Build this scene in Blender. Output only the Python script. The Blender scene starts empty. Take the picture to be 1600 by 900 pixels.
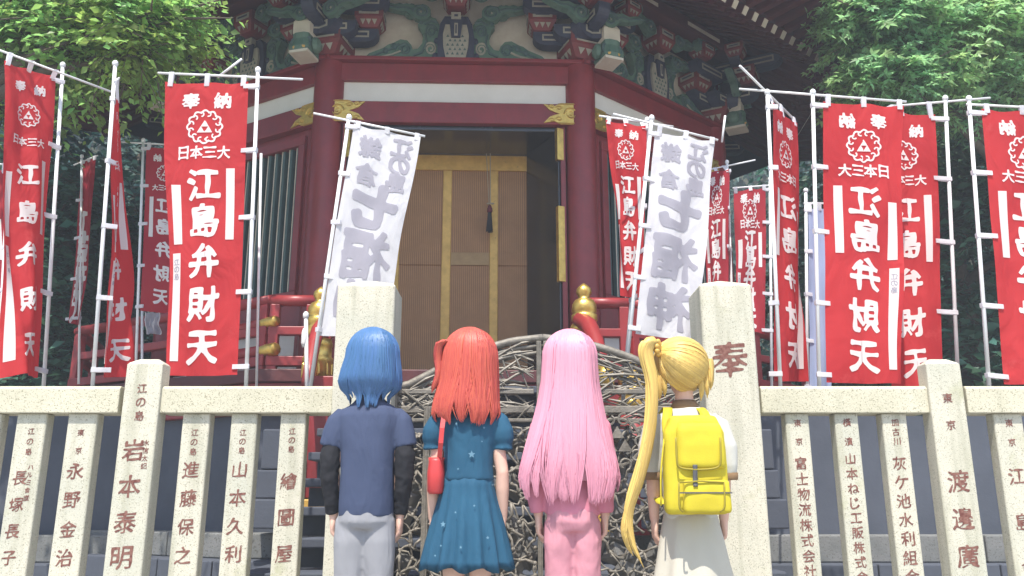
import bpy, bmesh, math, random
import numpy as np
from mathutils import Vector, Matrix, noise
R = math.radians
random.seed(7)
SC = bpy.context.scene
COL = SC.collection

# ------------------------------------------------------------------ camera, world, sun, exposure
PITCH = R(14.4); FPX = 1307.0; CAMZ = 0.75
cam_d = bpy.data.cameras.new("camera"); cam = bpy.data.objects.new("camera", cam_d); COL.objects.link(cam)
cam.location = (0, 0, CAMZ); cam.rotation_euler = (R(90) + PITCH, 0, 0)
cam_d.sensor_width = 36.0; cam_d.lens = 36.0 * FPX / 1600.0
cam_d.clip_start = 0.05; cam_d.clip_end = 600
SC.camera = cam

SUN_EL, SUN_AZ = R(63), R(-14)      # azimuth: behind the camera, a little to its left
world = bpy.data.worlds.new("World"); SC.world = world; world.use_nodes = True
wn = world.node_tree
sky = wn.nodes.new("ShaderNodeTexSky"); sky.sky_type = 'NISHITA'; sky.sun_disc = False
sky.sun_elevation = SUN_EL; sky.sun_rotation = R(180) - SUN_AZ * -1
wn.links.new(sky.outputs[0], wn.nodes["Background"].inputs[0]); wn.nodes["Background"].inputs[1].default_value = 0.15
sun_d = bpy.data.lights.new("sun", 'SUN'); sun_d.energy = 4.2; sun_d.angle = R(0.55); sun_d.color = (1, .95, .86)
sun = bpy.data.objects.new("sun", sun_d); COL.objects.link(sun)
tosun = Vector((math.sin(SUN_AZ) * math.cos(SUN_EL), -math.cos(SUN_AZ) * math.cos(SUN_EL), math.sin(SUN_EL)))
sun.rotation_euler = tosun.to_track_quat('Z', 'Y').to_euler(); sun.location = (0, -10, 20)
SC.view_settings.view_transform = 'Standard'; SC.view_settings.look = 'None'
SC.view_settings.exposure = 1.02; SC.view_settings.gamma = 1
SC.render.engine = 'CYCLES'
try:
    SC.cycles.use_denoising = True; SC.cycles.max_bounces = 8; SC.cycles.diffuse_bounces = 4
except Exception: pass

def P(px, py, Y):
    """the point at depth Y that the photograph shows at (px, py)"""
    u = (px - 800) / FPX; v = (450 - py) / FPX
    dy = math.cos(PITCH) - v * math.sin(PITCH); dz = math.sin(PITCH) + v * math.cos(PITCH)
    k = Y / dy
    return Vector((u * k, Y, CAMZ + dz * k))

# ------------------------------------------------------------------ materials
def mat(name, col, rough=.6, metal=0., var=None, speck=None, bump=None, trans=0., island=0., wave=None, coat=0., stain=None, spec=.5, streak=None, folds=None):
    m = bpy.data.materials.new(name); m.use_nodes = True
    nt = m.node_tree; N = nt.nodes; L = nt.links
    b = N["Principled BSDF"]; b.inputs["Roughness"].default_value = rough; b.inputs["Metallic"].default_value = metal
    if coat: b.inputs["Coat Weight"].default_value = coat; b.inputs["Coat Roughness"].default_value = .15
    b.inputs["Specular IOR Level"].default_value = spec
    tc = N.new("ShaderNodeTexCoord").outputs["Object"]
    def rgb(c):
        n = N.new("ShaderNodeRGB"); n.outputs[0].default_value = (*c, 1); return n.outputs[0]
    def nz(scale, detail=4, rough_=.6):
        n = N.new("ShaderNodeTexNoise"); n.inputs["Scale"].default_value = scale; n.inputs["Detail"].default_value = detail
        n.inputs["Roughness"].default_value = rough_; L.new(tc, n.inputs["Vector"]); return n.outputs["Fac"]
    def ramp(s, a, c):
        n = N.new("ShaderNodeMapRange"); n.inputs[1].default_value = a; n.inputs[2].default_value = c; L.new(s, n.inputs[0]); return n.outputs[0]
    def mix(f, a, c):
        n = N.new("ShaderNodeMix"); n.data_type = 'RGBA'; L.new(a, n.inputs[6]); L.new(c, n.inputs[7])
        if isinstance(f, float): n.inputs[0].default_value = f
        else: L.new(f, n.inputs[0])
        return n.outputs[2]
    c = rgb(col)
    if var:                                   # (scale, second colour)
        c = mix(ramp(nz(var[0]), .35, .65), c, rgb(var[1]))
    if stain:
        c = mix(ramp(nz(stain[0], 6, .7), stain[2], stain[2] + .12), c, rgb(stain[1]))
    if wave:                                  # (scale, colour, direction)
        w = N.new("ShaderNodeTexWave"); w.inputs["Scale"].default_value = wave[0]; w.inputs["Distortion"].default_value = .25
        w.bands_direction = wave[2]; L.new(tc, w.inputs["Vector"]); c = mix(ramp(w.outputs["Fac"], .3, .8), c, rgb(wave[1]))
    if streak:                                # rain streaks: (scale, colour, threshold)
        mp = N.new("ShaderNodeMapping"); mp.inputs["Scale"].default_value = (1, 1, .09); L.new(tc, mp.inputs[0])
        n = N.new("ShaderNodeTexNoise"); n.inputs["Scale"].default_value = streak[0]; n.inputs["Detail"].default_value = 5; L.new(mp.outputs[0], n.inputs["Vector"])
        c = mix(ramp(n.outputs["Fac"], streak[2], streak[2] + .22), c, rgb(streak[1]))
    if speck:                                 # (scale, colour, threshold)
        c = mix(ramp(nz(speck[0], 2, .5), speck[2], speck[2] + .05), c, rgb(speck[1]))
    if island:
        g = N.new("ShaderNodeNewGeometry"); h = N.new("ShaderNodeHueSaturation")
        mr = N.new("ShaderNodeMapRange"); mr.inputs[3].default_value = 1 - island; mr.inputs[4].default_value = 1 + island
        L.new(g.outputs["Random Per Island"], mr.inputs[0]); L.new(mr.outputs[0], h.inputs["Value"])
        mh = N.new("ShaderNodeMapRange"); mh.inputs[3].default_value = .5 - island * .04; mh.inputs[4].default_value = .5 + island * .04
        L.new(g.outputs["Random Per Island"], mh.inputs[0]); L.new(mh.outputs[0], h.inputs["Hue"])
        L.new(c, h.inputs["Color"]); c = h.outputs[0]
    L.new(c, b.inputs["Base Color"])
    if bump:                                  # (scale, strength)
        bn = N.new("ShaderNodeBump"); bn.inputs["Strength"].default_value = bump[1]; bn.inputs["Distance"].default_value = .01
        L.new(nz(bump[0], 5), bn.inputs["Height"]); L.new(bn.outputs[0], b.inputs["Normal"])
    if folds:                                 # soft creases in cloth: (scale, stretch in z, strength, distance)
        mp = N.new("ShaderNodeMapping"); mp.inputs["Scale"].default_value = (1, 1, folds[1]); L.new(tc, mp.inputs[0])
        n = N.new("ShaderNodeTexNoise"); n.inputs["Scale"].default_value = folds[0]; n.inputs["Detail"].default_value = 3; n.inputs["Distortion"].default_value = .6; L.new(mp.outputs[0], n.inputs["Vector"])
        bf = N.new("ShaderNodeBump"); bf.inputs["Strength"].default_value = folds[2]; bf.inputs["Distance"].default_value = folds[3]; L.new(n.outputs["Fac"], bf.inputs["Height"])
        if bump: L.new(bn.outputs[0], bf.inputs["Normal"])
        L.new(bf.outputs[0], b.inputs["Normal"])
    if trans:
        t = N.new("ShaderNodeBsdfTranslucent"); L.new(c, t.inputs[0]); (L.new(bf.outputs[0], t.inputs["Normal"]) if folds else None); ms = N.new("ShaderNodeMixShader"); ms.inputs[0].default_value = trans
        L.new(b.outputs[0], ms.inputs[1]); L.new(t.outputs[0], ms.inputs[2]); L.new(ms.outputs[0], N["Material Output"].inputs[0])
    return m

M_ = {}
def defmat(k, *a, **kw): M_[k] = mat(k, *a, **kw)
STONE = (.60, .565, .44)
defmat("granite", (.60, .56, .43), .85, var=(3, (.50, .47, .35)), speck=(150, (.26, .24, .16), .60), bump=(110, .3), stain=(2.3, (.42, .40, .27), .60), streak=(9, (.46, .44, .33), .55))
defmat("granite_post", (.60, .56, .45), .85, var=(2.5, (.50, .49, .40)), speck=(165, (.29, .27, .2), .605), bump=(120, .3), stain=(3.1, (.44, .43, .29), .58), streak=(16, (.42, .405, .31), .50))
defmat("old_stone", (.20, .20, .195), .9, var=(4, (.15, .155, .15)), speck=(60, (.1, .1, .09), .6), bump=(40, .4))
defmat("paving", (.36, .35, .32), .9, var=(1.5, (.28, .27, .25)), bump=(20, .3))
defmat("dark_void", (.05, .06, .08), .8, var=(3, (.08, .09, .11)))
defmat("slate_wall", (.075, .085, .11), .8, var=(2, (.058, .067, .088)), bump=(30, .2))
defmat("ink", (.125, .035, .026), .8, var=(55, (.25, .12, .09)))
defmat("red_paint", (.27, .026, .030), .42, var=(5, (.20, .020, .024)), bump=(60, .05), stain=(9, (.16, .024, .024), .62), streak=(22, (.21, .028, .03), .52))
defmat("red_bright", (.31, .028, .030), .42, var=(5, (.24, .024, .026)), bump=(60, .05))
defmat("red_block", (.22, .032, .03), .6, var=(9, (.15, .03, .03)), bump=(60, .1), stain=(12, (.12, .05, .045), .6))
defmat("cream_dim", (.40, .37, .29), .7, var=(12, (.31, .29, .23)))  # darker cream for the bracket work; dimness under the eaves put into colour
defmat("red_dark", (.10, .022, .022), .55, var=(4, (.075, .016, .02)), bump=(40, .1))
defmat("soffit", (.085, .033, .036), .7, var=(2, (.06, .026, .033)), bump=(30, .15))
defmat("plaster", (.84, .80, .72), .85, var=(2, (.76, .72, .64)), bump=(50, .08))
defmat("cream", (.68, .62, .50), .7, var=(8, (.6, .53, .42)))
defmat("gold", (.80, .55, .14), .34, .85, var=(14, (.62, .40, .10)), bump=(60, .3))
defmat("gold_paint", (.70, .43, .10), .45, .15, var=(10, (.56, .33, .07)), stain=(18, (.38, .23, .06), .62))
defmat("green_paint", (.075, .155, .115), .6, var=(9, (.12, .20, .145)), bump=(40, .2), stain=(14, (.05, .085, .07), .58))
defmat("teal_paint", (.05, .10, .10), .6, var=(12, (.08, .13, .12)))
defmat("navy_paint", (.035, .042, .075), .55, var=(12, (.05, .055, .085)))
defmat("lacquer", (.012, .013, .015), .22, coat=.4, var=(3, (.02, .02, .022)))
defmat("lattice_brown", (.44, .225, .085), .6, wave=(14, (.25, .12, .045), 'X'), var=(6, (.36, .18, .065)))
defmat("lattice_rail", (.40, .25, .10), .55, var=(8, (.33, .20, .075)))
defmat("white_metal", (.80, .80, .80), .35, var=(6, (.7, .7, .69)))
defmat("bronze", (.155, .14, .115), .6, .35, var=(16, (.25, .225, .19)), bump=(50, .4), stain=(7, (.10, .09, .075), .6))
defmat("bronze_dark", (.17, .165, .155), .5, .45, var=(16, (.26, .25, .235)), bump=(50, .3))
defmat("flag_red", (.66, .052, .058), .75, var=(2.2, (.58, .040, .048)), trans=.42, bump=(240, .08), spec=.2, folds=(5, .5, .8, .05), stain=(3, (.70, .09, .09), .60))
defmat("flag_red_shade", (.46, .045, .055), .8, var=(2.2, (.42, .03, .05)), trans=.35, bump=(240, .08), spec=.2)  # darker flag_red; the back row's shade is put into the colour
defmat("flag_white", (.84, .83, .85), .75, var=(2.2, (.78, .77, .81)), trans=.40, bump=(240, .08), spec=.2, folds=(5, .5, .7, .05))
defmat("flag_blue", (.45, .52, .75), .75, var=(2.2, (.4, .48, .7)), trans=.4, bump=(240, .08), spec=.2)
defmat("print_white", (.86, .84, .82), .75, trans=.35, spec=.2)
defmat("print_grey", (.46, .44, .50), .8, var=(6, (.40, .385, .44)), trans=.35, spec=.2)
defmat("tassel_red", (.13, .02, .03), .8)
defmat("tassel_dark", (.02, .018, .02), .8)
defmat("cord", (.35, .29, .2), .8)
defmat("leaf_sun", (.24, .46, .14), .4, trans=.6, island=.5, var=(2.2, (.38, .52, .12)))
defmat("leaf_maple", (.27, .52, .26), .4, trans=.6, island=.45, var=(1.3, (.42, .60, .22)))
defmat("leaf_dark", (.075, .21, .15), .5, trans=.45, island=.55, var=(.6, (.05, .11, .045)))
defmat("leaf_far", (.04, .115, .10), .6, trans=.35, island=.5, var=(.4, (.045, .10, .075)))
defmat("bark", (.14, .11, .08), .9, var=(10, (.08, .065, .05)), bump=(30, .6))
defmat("earth", (.05, .05, .035), .95, var=(.6, (.035, .045, .025)), bump=(3, .5))
defmat("skin", (.70, .45, .35), .5, var=(20, (.66, .41, .32)), spec=.35)
defmat("hair_blue", (.065, .16, .34), .45, island=.2)
defmat("hair_red", (.52, .088, .062), .45, island=.17)
defmat("hair_pink", (.70, .31, .41), .45, island=.12)
defmat("hair_blonde", (.66, .45, .13), .45, island=.16)
defmat("shirt_slate", (.058, .075, .135), .85, var=(6, (.05, .066, .12)), bump=(300, .15), spec=.2, folds=(8, .35, .7, .03))
defmat("sleeve_black", (.022, .022, .026), .85, bump=(300, .15), spec=.2)
defmat("trousers_grey", (.31, .31, .33), .85, var=(5, (.28, .28, .30)), bump=(300, .15), spec=.2, folds=(8, .35, .7, .03))
defmat("trousers_pink", (.60, .27, .32), .85, var=(5, (.55, .24, .29)), bump=(300, .15), spec=.2, folds=(8, .35, .6, .03))
defmat("top_pink", (.62, .22, .30), .85, bump=(300, .15), spec=.2)
defmat("dress_teal", (.02, .088, .155), .8, var=(5, (.018, .078, .14)), bump=(300, .12), spec=.25, folds=(8, .3, .7, .03))
defmat("star_print", (.11, .22, .30), .8)
defmat("tee_white", (.55, .54, .49), .85, var=(5, (.50, .49, .44)), bump=(300, .15), spec=.2, folds=(9, .35, .5, .02))
defmat("tee_trim", (.24, .15, .08), .85, bump=(300, .1), spec=.2)
defmat("skirt_white", (.52, .49, .41), .85, var=(4, (.49, .46, .385)), bump=(200, .12), spec=.2, folds=(7, .2, .5, .03))
defmat("bag_yellow", (.60, .50, .03), .7, var=(6, (.53, .43, .025)), bump=(260, .2), spec=.3)
defmat("bag_shade_line", (.30, .24, .02), .7)  # dark line colour standing in for shading at flap and pocket edges
defmat("bag_grey", (.08, .08, .085), .7)
defmat("bag_red", (.58, .05, .05), .45, var=(6, (.5, .04, .04)), bump=(120, .1))
defmat("leather", (.05, .035, .03), .5)
defmat("eye_white", (.8, .8, .78), .2); defmat("eye_iris", (.05, .04, .05), .15)
defmat("lip", (.55, .22, .2), .5)

# ------------------------------------------------------------------ mesh helpers
class MB:
    def __init__(s): s.V = []; s.F = []; s.I = []
    def add(s, V, F, mi=0, M=None):
        o = len(s.V)
        if M is not None: V = [M @ Vector(v) for v in V]
        s.V += [tuple(v) for v in V]; s.F += [tuple(i + o for i in f) for f in F]; s.I += [mi] * len(F); return s
    def box(s, a, b, mi=0, M=None):
        (x0, y0, z0), (x1, y1, z1) = a, b
        V = [(x0, y0, z0), (x1, y0, z0), (x1, y1, z0), (x0, y1, z0), (x0, y0, z1), (x1, y0, z1), (x1, y1, z1), (x0, y1, z1)]
        return s.add(V, [(0, 3, 2, 1), (4, 5, 6, 7), (0, 1, 5, 4), (1, 2, 6, 5), (2, 3, 7, 6), (3, 0, 4, 7)], mi, M)
    def rings(s, RR, mi=0, cap=True, M=None):
        n = len(RR[0]); V = [v for r in RR for v in r]; F = []
        for k in range(len(RR) - 1):
            for i in range(n):
                j = (i + 1) % n; F.append((k * n + i, k * n + j, (k + 1) * n + j, (k + 1) * n + i))
        if cap: F += [tuple(range(n - 1, -1, -1)), tuple((len(RR) - 1) * n + i for i in range(n))]
        return s.add(V, F, mi, M)
    def tube(s, pts, r, n=8, mi=0, cap=True, M=None):
        pts = [Vector(p) for p in pts]; rr = r if isinstance(r, (list, tuple)) else [r] * len(pts)
        RR = []; up = None
        for k, p in enumerate(pts):
            t = (pts[min(k + 1, len(pts) - 1)] - pts[max(k - 1, 0)]).normalized()
            if up is None: up = t.orthogonal().normalized()
            up = (up - t * up.dot(t))
            up = up.normalized() if up.length > 1e-6 else t.orthogonal().normalized()
            w = t.cross(up)
            RR.append([p + (up * math.cos(a) + w * math.sin(a)) * rr[k] for a in [2 * math.pi * i / n for i in range(n)]])
        return s.rings(RR, mi, cap, M)
    def lathe(s, prof, c=(0, 0, 0), n=16, mi=0, M=None, cap=True):
        c = Vector(c)
        return s.rings([[c + Vector((r * math.cos(2 * math.pi * i / n), r * math.sin(2 * math.pi * i / n), z)) for i in range(n)] for r, z in prof], mi, cap, M)
    def prism(s, poly, y0, y1, mi=0, M=None, mif=None):
        n = len(poly); V = [(x, y0, z) for x, z in poly] + [(x, y1, z) for x, z in poly]
        s.add(V, [tuple(range(n)), tuple(range(2 * n - 1, n - 1, -1))], mi if mif is None else mif, M)
        return s.add(V, [(i, i + n, (i + 1) % n + n, (i + 1) % n) for i in range(n)], mi, M)
    def ell(s, c, r, n=14, m=9, mi=0, M=None):
        c = Vector(c); RR = []
        for k in range(m):
            a = math.pi * (k + .06 * (1 if k == 0 else -1 if k == m - 1 else 0)) / (m - 1) - math.pi / 2
            RR.append([c + Vector((r[0] * math.cos(a) * math.cos(2 * math.pi * i / n), r[1] * math.cos(a) * math.sin(2 * math.pi * i / n), r[2] * math.sin(a))) for i in range(n)])
        return s.rings(RR, mi, True, M)
    def mesh(s, name, mats, smooth=False, recalc=False):
        me = bpy.data.meshes.new(name); me.from_pydata(s.V, [], s.F)
        for k in mats: me.materials.append(M_[k])
        if len(mats) > 1: me.polygons.foreach_set("material_index", s.I)
        if recalc or not smooth:
            b = bmesh.new(); b.from_mesh(me); bmesh.ops.recalc_face_normals(b, faces=b.faces); b.to_mesh(me); b.free()
        if smooth:
            me.polygons.foreach_set("use_smooth", [True] * len(me.polygons))
        me.update(); return me
    def obj(s, name, mats, parent=None, smooth=False, bevel=0, **kw):
        if isinstance(mats, str): mats = [mats]
        return put(name, s.mesh(name, mats, smooth), parent, bevel=bevel, **kw)

W = {}
def put(name, me, parent=None, M=None, bevel=0, label=None, cat=None, group=None, kind=None, sm=None):
    """one object for mesh ME; M is its world matrix"""
    o = bpy.data.objects.new(name, me); COL.objects.link(o)
    M = M or Matrix.Identity(4); W[o] = M
    if parent is not None:
        o.parent = parent; o.matrix_parent_inverse = W[parent].inverted()
    o.matrix_basis = M
    if bevel:
        b = o.modifiers.new("bevel", 'BEVEL'); b.width = bevel; b.segments = 2; b.limit_method = 'ANGLE'; b.angle_limit = R(40)
    tag(o, label, cat, group, kind); return o
def tag(o, label=None, cat=None, group=None, kind=None):
    for k, v in (("label", label), ("category", cat), ("group", group), ("kind", kind)):
        if v: o[k] = v
def thing(name, loc, label, cat, group=None):
    o = bpy.data.objects.new(name, None); COL.objects.link(o); o.empty_display_size = .1
    M = Matrix.Translation(Vector(loc)); W[o] = M; o.matrix_basis = M; tag(o, label, cat, group); return o
def frame(origin, d, z=Vector((0, 0, 1))):
    """matrix: x along d, y into the wall, z up"""
    d = Vector(d).normalized(); y = z.cross(d).normalized()
    M = Matrix((d, y, d.cross(y))).transposed().to_4x4(); M.translation = Vector(origin); return M
def lerp(a, b, t): return a + (b - a) * t
def fuse(name, mb, mats, voxel, smooth=4, disp=None):
    """union of overlapping closed pieces as one continuous skin"""
    me = mb.mesh(name, mats[:1], False, True)
    o = bpy.data.objects.new("fuse", me); COL.objects.link(o)
    r = o.modifiers.new("r", 'REMESH'); r.mode = 'VOXEL'; r.voxel_size = voxel
    if smooth:
        q = o.modifiers.new("s", 'SMOOTH'); q.iterations = smooth; q.factor = .5
    dg = bpy.context.evaluated_depsgraph_get(); out = bpy.data.meshes.new_from_object(o.evaluated_get(dg)); out.name = name
    bpy.data.objects.remove(o); bpy.data.meshes.remove(me)
    if not out.materials:
        for k in mats: out.materials.append(M_[k])
    if disp:
        n = len(out.vertices); nr = [v.normal.copy() for v in out.vertices]
        for v, nn in zip(out.vertices, nr): v.co += nn * disp(v.co, nn)
    out.polygons.foreach_set("use_smooth", [True] * len(out.polygons)); out.update(); return out

# ------------------------------------------------------------------ lettering: glyphs as filled outlines
_raw = {}
def raw_glyph(ch):
    if ch in _raw: return _raw[ch]
    c = bpy.data.curves.new("glyph", 'FONT'); c.body = ch; c.size = 1; c.resolution_u = 3
    o = bpy.data.objects.new("glyph", c); COL.objects.link(o)
    dg = bpy.context.evaluated_depsgraph_get(); me = bpy.data.meshes.new_from_object(o.evaluated_get(dg))
    bpy.data.objects.remove(o); bpy.data.curves.remove(c)
    me.calc_loop_triangles()
    V = np.array([v.co[:2] for v in me.vertices]); T = np.array([t.vertices[:] for t in me.loop_triangles])
    cnt = {}
    for t in T:
        for a, b in ((t[0], t[1]), (t[1], t[2]), (t[2], t[0])):
            k = (min(a, b), max(a, b)); cnt[k] = cnt.get(k, 0) + 1
    S = np.array([k for k, n in cnt.items() if n == 1])
    lo, hi = V.min(0), V.max(0); V = (V - (lo + hi) / 2) / max(hi - lo)
    bpy.data.meshes.remove(me)
    _raw[ch] = (V, T, S); return _raw[ch]
_sdf = {}
def march(f, xs, ys):
    """filled marching squares of f > 0: vertices and faces"""
    V = []; F = []; idx = {}
    def vid(k, x, y):
        if k not in idx: idx[k] = len(V); V.append((x, y))
        return idx[k]
    ny, nx = f.shape; ins = f > 0
    for j in range(ny - 1):
        for i in range(nx - 1):
            c = [(i, j), (i + 1, j), (i + 1, j + 1), (i, j + 1)]; s = [ins[b, a] for a, b in c]
            if not any(s): continue
            poly = []
            for k in range(4):
                (a, b), (p, q) = c[k], c[(k + 1) % 4]
                if s[k]: poly.append(vid((a, b), xs[a], ys[b]))
                if s[k] != s[(k + 1) % 4]:
                    t = f[b, a] / (f[b, a] - f[q, p]); e = (min((a, b), (p, q)), max((a, b), (p, q)))
                    poly.append(vid(e, xs[a] + (xs[p] - xs[a]) * t, ys[b] + (ys[q] - ys[b]) * t))
            if len(poly) > 2: F.append(tuple(poly))
    return V, F
def glyph(ch, bold=0., n=40, brush=.012):
    key = (ch, bold, n)
    if key in _sdf: return _sdf[key]
    V, T, S = raw_glyph(ch)
    xs = np.linspace(-.62, .62, n); X, Y = np.meshgrid(xs, xs); p = np.stack([X.ravel(), Y.ravel()], 1)
    a, b = V[S[:, 0]], V[S[:, 1]]; ab = b - a; l2 = (ab ** 2).sum(1) + 1e-12
    ap = p[:, None] - a[None]; t = np.clip((ap * ab[None]).sum(2) / l2, 0, 1)
    d = np.sqrt(((ap - t[..., None] * ab[None]) ** 2).sum(2)).min(1)
    ins = np.zeros(len(p), bool)
    for q in T:
        A, B, C = V[q[0]], V[q[1]], V[q[2]]
        s1 = (B[0] - A[0]) * (p[:, 1] - A[1]) - (B[1] - A[1]) * (p[:, 0] - A[0])
        s2 = (C[0] - B[0]) * (p[:, 1] - B[1]) - (C[1] - B[1]) * (p[:, 0] - B[0])
        s3 = (A[0] - C[0]) * (p[:, 1] - C[1]) - (A[1] - C[1]) * (p[:, 0] - C[0])
        ins |= ((s1 >= 0) & (s2 >= 0) & (s3 >= 0)) | ((s1 <= 0) & (s2 <= 0) & (s3 <= 0))
    sd = np.where(ins, d, -d)
    seed = (ord(ch) * 37) % 91
    nzv = brush * (np.sin(9 * p[:, 0] + 5 * p[:, 1] + seed) + np.sin(-7 * p[:, 0] + 11 * p[:, 1] + seed * 2)) + brush * .8 * (p[:, 1] + p[:, 0])
    f = (sd + bold + nzv).reshape(n, n)
    G = march(f, xs, xs)
    # brush hand: strokes climb to the right
    G = ([(x + .02 * y, y + .07 * x) for x, y in G[0]], G[1])
    _sdf[key] = G; return G
def crest(n=84):
    """ring of curling waves round three stacked triangles"""
    if "crest" in _sdf: return _sdf["crest"]
    xs = np.linspace(-.56, .56, n); X, Y = np.meshgrid(xs, xs); r = np.hypot(X, Y); th = np.arctan2(X, Y)
    lob = np.abs(np.cos(6 * th))
    f = .028 - np.abs(r - (.42 + .07 * lob))
    for k in range(12):
        a = 2 * math.pi * (k + .5) / 12; cx, cy = .385 * math.sin(a), .385 * math.cos(a)
        rr = np.hypot(X - cx, Y - cy); side = (X - cx) * math.cos(a) - (Y - cy) * math.sin(a)
        f = np.maximum(f, np.where(side > -.02, .021 - np.abs(rr - .062), -1))
    big = np.minimum(Y + .17, (.20 - Y) * .5675 - np.abs(X))
    hole = np.minimum(.008 - Y, (Y + .155) * .5675 - np.abs(X))
    f = np.maximum(f, np.minimum(big, -hole))
    _sdf["crest"] = march(f, xs, xs); return _sdf["crest"]
# ================================================================== the setting
mb = MB(); mb.box((-60, -40, -.3), (60, 60, 0)); mb.obj("pavement", "paving", kind="structure")
# wooded slope behind the hall
def hill_z(x, y):
    return max(0, (y - 15.5)) * .85 + max(0, abs(x + .5) - 9) * .75 * min(1, max(0, (y - 6) / 6)) + .5 * noise.noise(Vector((x * .3, y * .3, 0)))
mb = MB(); nx, ny = 60, 40; V = []; F = []
for j in range(ny):
    for i in range(nx):
        x = -30 + 60 * i / (nx - 1); y = 8 + 30 * j / (ny - 1); V.append((x, y, hill_z(x, y) - .1))
for j in range(ny - 1):
    for i in range(nx - 1):
        k = j * nx + i; F.append((k, k + 1, k + nx + 1, k + nx))
mb.add(V, F); mb.obj("hillside", "earth", smooth=True, kind="structure")

# ------------------------------------------------------------------ the hall
def zz(py, Y=8.5): return P(0, py, Y).z
ZF = zz(600)                                    # veranda floor
CL = P(500, 400, 8.5); CL.z = 0
def adir(a): return Vector((math.cos(R(a)), math.sin(R(a)), 0))
LF, LR, LL = 2.80, 2.48, 2.30
CR = CL + adir(2) * LF
hall = thing("shrine_hall", (CL.x + LF / 2, 11, 0), "red eight-sided shrine hall with carved brackets and wide eaves behind the stone fence", "shrine hall")
# faces: start corner, direction, length
R2 = CR + adir(41) * LR; R3 = R2 + adir(86) * LR
L1 = CL - adir(-30) * LL; L2 = L1 - adir(-75) * LL
FACES = [("front", CL, 2, LF), ("side", CR, 41, LR), ("side", R2, 86, LR), ("side", L1, -30, LL), ("side", L2, -75, LL)]
ring = [L2, L1, CL, CR, R2, R3]
back = [R3 + adir(131) * LR, R3 + adir(131) * LR + adir(170) * 2.6]
# core wall behind everything
def flat(o): return (o.x, o.y)
cen = Vector((CL.x + 1.25, 11.6, 0))
core = [cen + (p - cen) * .93 for p in ring + back]
i0, i1 = 2, 3
mb = MB(); V = [(p.x, p.y, z) for z in (.5, 7.2) for p in core]; n = len(core)
Fs = [(i, (i + 1) % n, n + (i + 1) % n, n + i) for i in range(n) if i != 2] + [tuple(range(n, 2 * n))]
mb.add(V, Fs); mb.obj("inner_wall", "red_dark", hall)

def bar(M, x0, x1, y0, y1, z0, z1, name, mt, parent=None, bevel=.008):
    b = MB(); b.box((x0, y0, z0), (x1, y1, z1), 0, M); return b.obj(name, mt, parent or hall, bevel=bevel)
# shared pieces of the bracket work ------------------------------------------------
def masu_mesh():
    """bearing block .30 wide: box above, flared foot, cream inlay and toothed edge; front is -y"""
    b = MB(); w = .15
    b.box((-w, -w, 0), (w, w, .11), 0)
    b.rings([[Vector((x * .62 * w, y * .62 * w, -.10)) for x, y in ((-1, -1), (1, -1), (1, 1), (-1, 1))], [Vector((x * w, y * w, -.001)) for x, y in ((-1, -1), (1, -1), (1, 1), (-1, 1))]], 0)
    for s in range(4):
        Q = Matrix.Rotation(s * math.pi / 2, 4, 'Z')
        b.box((-.105, -w - .006, .025), (.105, -w, .085), 1, Q); b.box((-.075, -w - .010, .047), (.075, -w - .006, .064), 2, Q)
        for k in (-1, 0, 1):
            x = k * .062; b.add([(x - .028, -w * .86 - .012, -.03), (x + .028, -w * .86 - .012, -.03), (x, -w * .70 - .012, -.085), (x, -w * .86 + .02, -.03)], [(0, 2, 1), (0, 1, 3), (1, 2, 3), (0, 3, 2)], 1, Q)
    return b.mesh("bearing_block", ["red_block", "cream_dim", "navy_paint"])
MASU = masu_mesh()
def arm_mesh(L):
    """boat-shaped bracket arm of length L with cream line inlay"""
    b = MB(); h = .17; q = []
    for k in range(7):
        a = math.pi / 2 * k / 6; q.append((L / 2 - .16 + .16 * math.sin(a), .12 - .12 * math.cos(a)))
    poly = q + [(L / 2, h), (-L / 2, h)] + [(-x, z) for x, z in reversed(q)]
    b.prism(poly, -.07, .07, 0)
    for s in (-1, 1):
        y0 = s * .07; y1 = s * .078
        if y0 > y1: y0, y1 = y1, y0
        for z in (.055, .115): b.box((-L / 2 + .10, y0, z), (L / 2 - .10, y1, z + .018), 1)
        b.box((-L / 2 + .10, y0, .073), (-L / 2 + .118, y1, .115), 1); b.box((L / 2 - .118, y0, .073), (L / 2 - .10, y1, .115), 1)
    return b.mesh("bracket_arm", ["navy_paint", "cream_dim"])
ARM_S, ARM_M, ARM_L = arm_mesh(.62), arm_mesh(.74), arm_mesh(1.05)
def scroll_mesh(flip=1):
    """carved cloud scroll: a curled head and a wavy tail, relief lines raised"""
    b = MB(); pts = []
    up = [(-.03, .115), (.06, .10), (.13, .125), (.22, .10), (.31, .13), (.42, .105)]
    dn = [(.30, .055), (.20, .03), (.12, .02), (.06, -.03)]
    head = [(-.02 + .10 * math.cos(a), .02 + .10 * math.sin(a)) for a in [R(x) for x in range(-50, -290, -24)]]
    poly = [(x * flip, z) for x, z in (up + dn + head)]
    b.prism(poly, -.045, .045, 0)
    for s in (-1, 1):
        sp = []
        for k in range(26):
            a = k * .42; r = .085 - .0028 * k; sp.append((flip * (-.02 + r * math.cos(a)), s * .047, .02 + r * math.sin(a)))
        b.tube(sp, .013, 5, 1)
        b.tube([(flip * x, s * .047, z) for x, z in ((.07, .05), (.14, .075), (.22, .065), (.31, .09), (.38, .10))], .011, 5, 1)
    b.ell((flip * -.02, 0, .02), (.03, .06, .03), 8, 5, 2)
    return b.mesh("cloud_scroll", ["green_paint", "teal_paint", "cream_dim"], False)
SCR, SCL = scroll_mesh(1), scroll_mesh(-1)
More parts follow.
